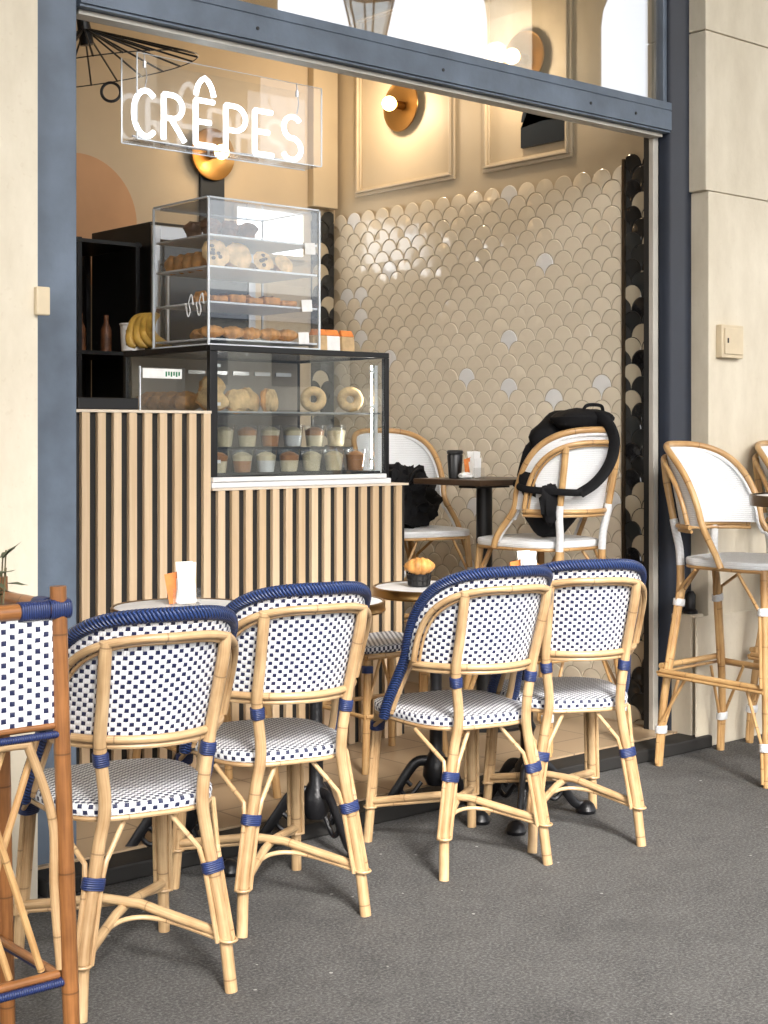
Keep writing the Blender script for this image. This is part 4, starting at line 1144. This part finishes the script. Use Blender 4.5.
for k in range(6):
    m = MB(); m.blob((0, 0, 0), (.036 + .006 * (k % 3), .028, .020 + .004 * (k % 2)), 16, 10, .45, 3.5, seed=k + 40)
    place_item('danish', m, ('bread', 'pale_bread', 'dark_bake')[k % 3], (ax + .20 + (k % 4) * .078, ay + .15 + .07 * (k // 4), az_ + shz[2] + .03), 'small danish behind the cookies, %s' % ('far left', 'second', 'third', 'far right', 'rear left', 'rear right')[k], 'pastry', 'danish pastries', D(31 * k))
for k in range(4):
    m = MB(); m.blob((0, 0, 0), (.04, .034, .026), 16, 10, .5, 3.2, seed=k + 60)
    place_item('danish', m, ('bread', 'dark_bake')[k % 2], (ax + .10 + k * .10, ay + .19, az_ + shz[1] + .032), 'golden danish behind the flat pastries, %s' % ('far left', 'second from left', 'second from right', 'far right')[k], 'pastry', 'danish pastries', D(47 * k))
# paper bags to the right of the stand
for k, (x, lb, mt) in enumerate([(.56, 'kraft snack bag with a pale front right of the acrylic stand', 'kraft'), (.625, 'snack bag in the middle of the three on the glass case', 'paper'), (.70, 'orange-topped snack bag at the right end of the glass case', 'kraft')]):
    r = empty('snack_bag', (cx0 + x, cy0 + .08, az_), D(-6 + 5 * k), lb, 'bag', 'snack bags')
    m = MB(); m.add([(-.033, -.02, 0), (.033, -.02, 0), (.033, .02, 0), (-.033, .02, 0), (-.034, -.016, .06), (.034, -.016, .06), (.034, .016, .06), (-.034, .016, .06)], [(0, 3, 2, 1), (0, 1, 5, 4), (1, 2, 6, 5), (2, 3, 7, 6), (3, 0, 4, 7), (4, 5, 6, 7)])
    m.build('bag_body', mt, r, smooth=False, bevel=.004)
    m = MB(); m.add([(-.034, -.015, .0605), (.034, -.015, .0605), (.034, .015, .0605), (-.034, .015, .0605), (-.03, -.003, .085), (.03, -.003, .085), (.03, .003, .085), (-.03, .003, .085)], [(0, 1, 5, 4), (1, 2, 6, 5), (2, 3, 7, 6), (3, 0, 4, 7), (4, 5, 6, 7), (0, 3, 2, 1)])
    m.build('folded_top', 'orange_paper', r, smooth=False, bevel=.002)

# cup and bananas at the rear left of the case top
cp = empty('paper_cup', (3.045, 4.985, az_), D(-30), 'white tub with a dark square label on the left end of the case', 'cup')
m = MB(); m.lathe([(0, 0), (.045, 0), (.05, .10), (.053, .102), (.053, .108), (.046, .108), (.043, .01), (0, .01)], seg=28); m.build('tub', 'white_plastic', cp)
m = MB()
vs = []
for k in range(9):
    a = D(-125 + k * 8)
    vs += [(.0475 * cos(a), .0475 * sin(a), .02), (.0505 * cos(a), .0505 * sin(a), .08)]
m.add(vs, [(2 * k, 2 * k + 2, 2 * k + 3, 2 * k + 1) for k in range(8)]); m.build('dark_label', 'choc', cp)
bn = empty('banana_bunch', (3.075, 4.86, az_), D(-60), 'bunch of yellow bananas beside the white tub on the case', 'bananas')
for k in range(4):
    q = (k - 1.5) * .028
    m = MB(); pts = smooth_pts([(0 + q * .2, 0, .135), (-.045 + q, -.01 * k, .12), (-.07 + q, 0, .075), (-.055 + q * 1.4, 0, .035), (-.015 + q * 1.8, 0, .014)], 6)
    n = len(pts); m.tube(pts, [.006 + .0135 * min(1, sin(PI * (i + .5) / n) * 1.8) for i in range(n)], 10); m.build('banana', 'banana', bn)
m = MB(); m.tube([(0, 0, .13), (.008, 0, .16)], .009, 8); m.build('stalk', 'dark_bake', bn)

# black tray / box on the tall counter top and wire basket
tag(MB().box(2.52, CV + .06, 1.349, 2.76, CV + .3, 1.39).build('serving_tray', 'black_metal', smooth=False, bevel=.004), 'low black tray on the taller slatted counter', 'tray')
ps = empty('menu_stand', (2.79, CV + .1, 1.349), D(0), 'clear acrylic menu stand with green lettering on the tall counter', 'menu stand')
MB().box(0, 0, 0, .19, .003, .155).build('acrylic_sheet', 'clear_cup', ps, smooth=False)
MB().box(-.002, -.002, 0, .002, .005, .157).build('edge', 'acrylic_edge', ps, smooth=False)
m = MB(); m.box(.01, -.002, .115, .175, -.0008, .15); m.build('label_strip', 'paper', ps, smooth=False)
m = MB()
for k in range(6): m.box(.105 + k * .011, -.0035, .122 + (k % 2) * .004, .111 + k * .011, -.0022, .14)
m.build('green_print', plain('green_ink', (.02, .2, .09), .5), ps, smooth=False)

# ------------------------------------------------------------------ back counter equipment
bcn = empty('back_counter', (2.6, 5.2, .055), 0, 'dark back counter under the oven', 'counter')
MB().box(0, 0, 0, 1.45, .62, .9).build('cabinet', 'dark_back', bcn, smooth=False); MB().box(-.01, -.01, .9005, 1.46, .63, .93).build('worktop', 'steel', bcn, smooth=False)
ov = empty('oven', (3.26, 5.18, .986), 0, 'tall black oven with a steel edged door at the back', 'oven')
MB().box(0, .02, 0, .52, .50, 1.155).build('body', 'black_metal', ov, smooth=False, bevel=.004)
m = MB(); m.box(0.0, 0, .02, .035, .0195, 1.14); m.box(.485, 0, .02, .52, .0195, 1.14); m.box(.0355, 0, 1.08, .4845, .0195, 1.14); m.box(.0355, 0, .02, .4845, .0195, .1); m.build('door_frame', 'steel', ov, smooth=False, bevel=.003)
MB().box(.036, .008, .101, .484, .018, 1.079).build('door_glass', plain('dark_glass', (.01, .01, .01), .05), ov, smooth=False)
m = MB(); m.tube([(.05, -.03, .45), (.05, -.03, 1.0)], .008, 10); m.tube([(.05, 0, .47), (.05, -.03, .47)], .006, 8); m.tube([(.05, 0, .98), (.05, -.03, .98)], .006, 8); m.build('handle', 'steel', ov)
tag(MB().box(2.85, 5.72, .986, 3.255, 5.74, 2.10).build('splash_panel', 'dark_back', smooth=False), 'black panel behind the shelf rack at the back left', 'panel')
rk = empty('shelf_rack', (2.95, 5.25, .986), 0, 'dark metal shelf rack with bottles at the back left', 'shelf')
m = MB()
for x in (0, .27):
    for y in (0, .4): m.box(x, y, 0, x + .02, y + .02, 1.07)
m.each('upright', 'black_metal', rk, smooth=False)
m = MB()
for z_ in (.25, .36, .60, 1.05): m.box(-.005, -.005, z_, .295, .425, z_ + .015)
m.each('shelf', 'black_metal', rk, smooth=False)
for k in (0, 2):
    m = MB(); m.lathe([(0, 0), (.022, 0), (.022, .09), (.01, .12), (.01, .15), (0, .15)], seg=16)
    e = m.build('bottle', 'black_metal' if k % 2 else 'dark_bake'); e.location = (2.99 + .06 * k, 5.30, .986 + .616)
    tag(e, 'bottle on the back shelf rack, %s' % ('left one', '', 'right one', '')[k], 'bottle', 'bottles on the rack')

# ------------------------------------------------------------------ interior high table, bags, cup
tb_ = empty('high_table', (4.36, 4.36, .055), 0, 'high dark wood table on a black column inside the shop', 'table')
MB().box(-.22, -.2, 1.0, .22, .2, 1.024).build('tabletop', 'dark_wood', tb_, smooth=False, bevel=.004)
m = MB(); m.box(-.1, -.05, .985, .1, .05, .9995); m.lathe([(.034, .03), (.034, .985)], seg=20); m.build('column', 'black_metal', tb_, angle=30)
m = MB(); m.lathe([(0, 0), (.2, 0), (.2, .012), (.05, .028), (0, .028)], seg=32); m.build('base', 'black_metal', tb_)
m = MB(); m.lathe([(0, 0), (.026, 0), (.033, .095), (.03, .1), (.034, .104), (.034, .114), (.03, .118), (0, .118)], seg=24)
e = m.build('coffee_cup', 'black_metal'); e.location = at_depth(455, 6.12, 1.0795); tag(e, 'black lidded takeaway cup on the high table', 'cup')
card_holder(at_depth(474, 6.1, 1.0795), D(10), 'folded paper menus standing by the black cup on the high table', 1.0)
nk = MB(); nk.blob((0, 0, .012), (.035, .025, .014), 14, 8, .5, 4, seed=3)
e = nk.build('crumpled_napkin', 'paper'); e.location = at_depth(466, 6.05, 1.08); tag(e, 'crumpled white napkin between the cup and the menus', 'napkin')

# handbag on inside stool
hb = empty('handbag', (4.29, 4.74, .857), D(8), 'soft black handbag lying on the stool seat left of the high table', 'bag')
m = MB(); m.blob((-.03, 0, .115), (.165, .10, .125), 40, 28, .55, 3.4, seed=4); m.blob((-.05, .02, .20), (.10, .07, .07), 24, 16, .6, 4, seed=8); m.build('bag_body', 'bag_black', hb)
m = MB(); m.tube(smooth_pts([(-.10, -.06, .19), (-.07, -.08, .245), (-.02, -.08, .25), (.02, -.075, .18)], 6), .010, 8, flat=(1, .6)); m.build('strap', 'bag_black', hb)

# backpack over the inside stool: hangs on the shop side of the back
bp_ = empty('backpack', (4.31, 3.98, .055), -D(4), 'black backpack hung over the back of the inside stool by a looped strap', 'backpack')
m = MB()
m.blob((-.045, -.10, 1.02), (.165, .09, .21), 30, 22, .15, 2, rot=None, seed=2); m.blob((-.04, -.14, 1.17), (.145, .075, .13), 30, 16, .12, 2, seed=9); m.build('bag_body', 'bag_black', bp_)
m = MB(); m.blob((-.01, -.235, 1.262), (.155, .07, .045), 26, 14, .15, 2, seed=5); m.build('lid', 'bag_black', bp_)
m = MB(); m.tube(smooth_pts([(-.04, -.26, 1.295), (-.02, -.265, 1.318), (.05, -.265, 1.318), (.07, -.26, 1.295)], 6), .007, 8); m.build('grab_handle', 'bag_black', bp_)
m = MB()
pts = smooth_pts([(-.005, -.24, 1.275), (.01, -.325, 1.262), (.04, -.345, 1.20), (.035, -.345, 1.13), (.0, -.342, 1.07), (-.05, -.33, 1.02), (-.10, -.305, .985)], 8)
n = len(pts); m.tube(pts, .019, 12, flat=(.4, 1.2)); m.build('shoulder_strap', 'bag_black', bp_)
m = MB(); pts = smooth_pts([(-.08, -.315, .99), (-.12, -.295, .988), (-.17, -.23, .992), (-.22, -.13, 1.0), (-.20, -.05, 1.02)], 6); m.tube(pts, .014, 10, flat=(.35, 1)); m.build('webbing', 'bag_black', bp_)
m = MB(); m.blob((-.15, -.20, .945), (.05, .03, .075), 18, 12, .3, 3, seed=12); m.build('side_pouch', 'bag_black', bp_)

# high table outside at right edge
ht = empty('high_table', at_depth(838, 5.15), 0, 'round high table at the right edge, only its dark rim showing', 'table')
m = MB(); m.lathe([(0, 1.045), (.29, 1.045), (.29, 1.02), (0, 1.02)], seg=64); m.build('tabletop', 'marble', ht)
m = MB(); m.lathe([(.2905, 1.05), (.30, 1.05), (.302, 1.035), (.30, 1.012), (.28, 1.012), (.28, 1.018), (.2905, 1.02)], seg=64, cap=False); m.build('rim', plain('bronze_rim', (.12, .08, .045), .3, .9), ht)
m = MB(); m.lathe([(.08, 1.012), (.03, 1.0), (.025, .2), (.05, .12), (.03, .08)], seg=24); m.build('column', 'iron', ht)
for k in range(3):
    a = D(200 + 120 * k); d = Vector((cos(a), sin(a), 0))
    m = MB(); pts = smooth_pts([d * .02 + Vector((0, 0, .17)), d * .1 + Vector((0, 0, .13)), d * .2 + Vector((0, 0, .035)), d * .27 + Vector((0, 0, .02))], 6); m.tube(pts, .017, 10)
    m.build('foot', 'iron', ht)

# ------------------------------------------------------------------ neon sign
NX, NY, NZ = 2.396, 3.90, 2.17
ns_ = empty('neon_sign', (NX, NY, NZ), 0, 'white neon sign reading CREPES in a clear acrylic box under the beam', 'sign')
NW, ND, NH = .725, .09, .265
m = MB(); m.box(0, 0, 0, NW, .003, NH); m.build('front_pane', 'sign_acrylic', ns_, smooth=False)
m = MB(); m.box(0, ND, 0, NW, ND + .003, NH); m.build('rear_pane', 'sign_acrylic', ns_, smooth=False)
m = MB(); m.box(0, .0035, 0, NW, ND - .0005, .003); m.build('bottom_pane', 'sign_acrylic', ns_, smooth=False)
m = MB(); e = .0018
for (x, y) in ((0, 0), (0, ND), (NW, 0)): m.box(x - e, y - e, 0, x + e, y + e, NH)
for (y) in (0, ND): m.box(e, y - e, -.002, NW - e, y + e, .0012); 
m.box(e, -e * .6, NH - .001, NW - e, e * .6, NH + .001)
m.build('edge', 'acrylic_edge', ns_, smooth=False)
def stroke(pts, x0, w, h, z0=.022, y=.045, n=7):
    return smooth_pts([(x0 + p[0] * w, y, z0 + p[1] * h) for p in pts], n)
def arc(cx, cy, rx, ry, a0, a1, n=14): return [(cx + rx * cos(D(a0 + (a1 - a0) * k / n)), cy + ry * sin(D(a0 + (a1 - a0) * k / n))) for k in range(n + 1)]
m = MB(); tr_ = .0082; H_ = .142; W_ = .088
def addst(pts, x0, w=W_, n=2): m.tube(stroke(pts, x0, w, H_, n=n), tr_, 10)
addst(arc(.55, .5, .5, .5, 50, 310), .012)                                    # C
addst([(0, 0), (0, 1)], .125); addst([(0, 1)] + arc(.35, .74, .45, .26, 90, -90, 10) + [(0.05, .48)], .125); addst([(.3, .48), (.9, 0)], .125)   # R
addst([(0, 0), (0, 1)], .245); addst([(0, 1), (.8, 1)], .245, W_, 2); addst([(0, .52), (.65, .52)], .245); addst([(0, 0), (.85, 0)], .245)   # E
addst([(0.02, 1.12), (.12, 1.35), (.4, 1.52), (.68, 1.35), (.8, 1.12)], .245)    # circumflex
addst([(0, 0), (0, 1)], .362); addst([(0, 1)] + arc(.4, .72, .5, .28, 90, -90, 10) + [(0.03, .44)], .362)   # P
addst([(0, 0), (0, 1)], .478); addst([(0, 1), (.8, 1)], .478); addst([(0, .52), (.65, .52)], .478); addst([(0, 0), (.85, 0)], .478)   # E
addst(arc(.5, .74, .42, .26, 40, 250, 10) + arc(.45, .24, .45, .26, 75, -150, 10), .592)   # S
m.build('neon_letters', 'neon', ns_)
m = MB()
for x in (.035, .63):
    m.tube([(x, .012, NH - .03), (x - .002, .012, NH + .006)], .0022, 6); m.tube(smooth_pts([(x, .012, NH - .03), (x + .012, .02, NH - .06), (x + .02, .04, NH - .09)], 5), .0022, 6)
    m.lathe([(0, 0), (.006, 0), (.006, .02), (0, .02)], (x, .012, NH - .04), 10)
m.each('hanging_wire', 'steel', ns_)
m = MB(); m.tube(smooth_pts([(.02, .06, .02), (.2, .075, .012), (.5, .07, .02), (.7, .06, .012)], 6), .003, 6); m.build('cable', plain('grey_cable', (.35, .36, .38), .4), ns_)

# ------------------------------------------------------------------ fan shaped wire pendant
fl = empty('wire_pendant', (2.556, 4.50, 2.655), 0, 'black wire cone pendant lamp in the top left corner of the window', 'pendant lamp')
fl.rotation_euler = (0, D(-12), 0)
m = MB(); m.lathe([(0, .05), (.02, .05), (.024, .0), (.024, -.05), (0, -.05)], seg=20); m.tube([(0, 0, .05), (0, 0, .9)], .003, 6); m.build('socket', 'black_metal', fl)
m = MB(); Rr_ = .37
for k in range(24):
    a = 2 * PI * k / 24; m.tube([(.02 * cos(a), .02 * sin(a), .0), (Rr_ * cos(a), Rr_ * sin(a), -.14)], .0036, 6)
m.build('wire_spokes', 'black_metal', fl)
m = MB(); m.tube([(Rr_ * cos(2 * PI * k / 48), Rr_ * sin(2 * PI * k / 48), -.14) for k in range(48)], .0022, 6, closed=True); m.build('wire_rim', 'black_metal', fl)
m = MB(); m.tube([(.03 * cos(2 * PI * k / 24), 0, .03 * sin(2 * PI * k / 24)) for k in range(24)], .0048, 8, closed=True)
e = m.build('black_ring', 'black_metal'); e.location = at_depth(111, 4.7, 2.378); e.rotation_euler = (0, 0, D(-35)); tag(e, 'small black ring hanging below the wire pendant', 'ring')
e.location.z = 1.26 + (435 - 92) / 1471 * 4.7

# ------------------------------------------------------------------ arcade behind the camera (seen in reflections, shapes the light)
aw = MB(); V1, V0 = -2.0, -2.6
opens = [(-8.8, -5.8), (-4.8, -1.8), (-.8, 2.2), (3.2, 6.2), (7.2, 10.2), (11.2, 14.2), (15.2, 18.2)]
TOP = 6.4; SP = 5.3; xprev = -12.0
for (a, b) in opens:
    aw.box(xprev, V0, 0, a, V1, TOP); xprev = b
    n = 16; cx = (a + b) / 2; rx = (b - a) / 2; ry = .85
    pr = [(cx - rx * cos(PI * k / n), SP + ry * sin(PI * k / n)) for k in range(n + 1)]
    for k in range(n):
        (x0, z0), (x1, z1) = pr[k], pr[k + 1]
        aw.add([(x0, V1, z0), (x1, V1, z1), (x1, V1, TOP), (x0, V1, TOP), (x0, V0, z0), (x1, V0, z1), (x1, V0, TOP), (x0, V0, TOP)], [(0, 1, 2, 3), (7, 6, 5, 4), (0, 4, 5, 1), (3, 2, 6, 7)])
aw.box(xprev, V0, 0, 22, V1, TOP)
tag(aw.build('arcade_wall', 'stone', smooth=False), 'row of stone arches behind the camera, reflected in the glass', 'arcade')
structure(MB().box(-12, -2.6, 6.4, 22, 4.1, 6.6).build('arcade_ceiling', 'ceiling', smooth=False))
wall_obj('upper_wall', MB().box(-3, 3.63, 5.9, 14, 4.1, 6.4), 'stone', 'stone wall band under the arcade ceiling')
ln = empty('hanging_lantern', (6.98, -.6, 4.05), 0, 'glass street lantern hanging in the arcade, seen reflected in the transom', 'lantern')
m = MB(); m.lathe([(.10, 0), (.2, .42), (.19, .42), (.095, 0)], seg=6); m.build('lantern_glass', 'lantern_glass', ln, smooth=False)
m = MB(); m.lathe([(.21, .42), (.16, .5), (.06, .6), (.02, .66), (0, .66)], seg=6); m.lathe([(0, -.06), (.05, -.05), (.11, 0), (0, .0)], seg=6); m.tube([(0, 0, .66), (0, 0, 2.34)], .012, 8)
for k in range(6): a = PI / 3 * k; m.tube([(.1 * cos(a), .1 * sin(a), 0), (.2 * cos(a), .2 * sin(a), .42)], .008, 6)
m.build('lantern_frame', 'iron', ln, smooth=False)
# building across the street
ob = empty('town_building', (4, -26, 0), 0, 'pale stone town building across the street, reflected in the glass', 'building')
m = MB(); m.box(-40, -8, 0, 40, 0, 4.6); m.build('wall', 'stone', ob, smooth=False)
m = MB(); m.add([(-40.3, .3, 4.6), (40.3, .3, 4.6), (40.3, -8.3, 4.6), (-40.3, -8.3, 4.6), (-39, -3, 5.8), (39, -3, 5.8), (39, -5, 5.8), (-39, -5, 5.8)], [(0, 1, 5, 4), (1, 2, 6, 5), (2, 3, 7, 6), (3, 0, 4, 7), (4, 5, 6, 7)]); m.build('roof', plain('zinc_roof', (.16, .18, .2), .4, .5), ob, smooth=False)
m = MB()
for k in range(26):
    for z_ in (.5, 2.7): m.box(-38 + k * 3, .003, z_, -36.6 + k * 3, .03, z_ + 1.5)
m.each('window', 'navy_panel', ob, smooth=False)
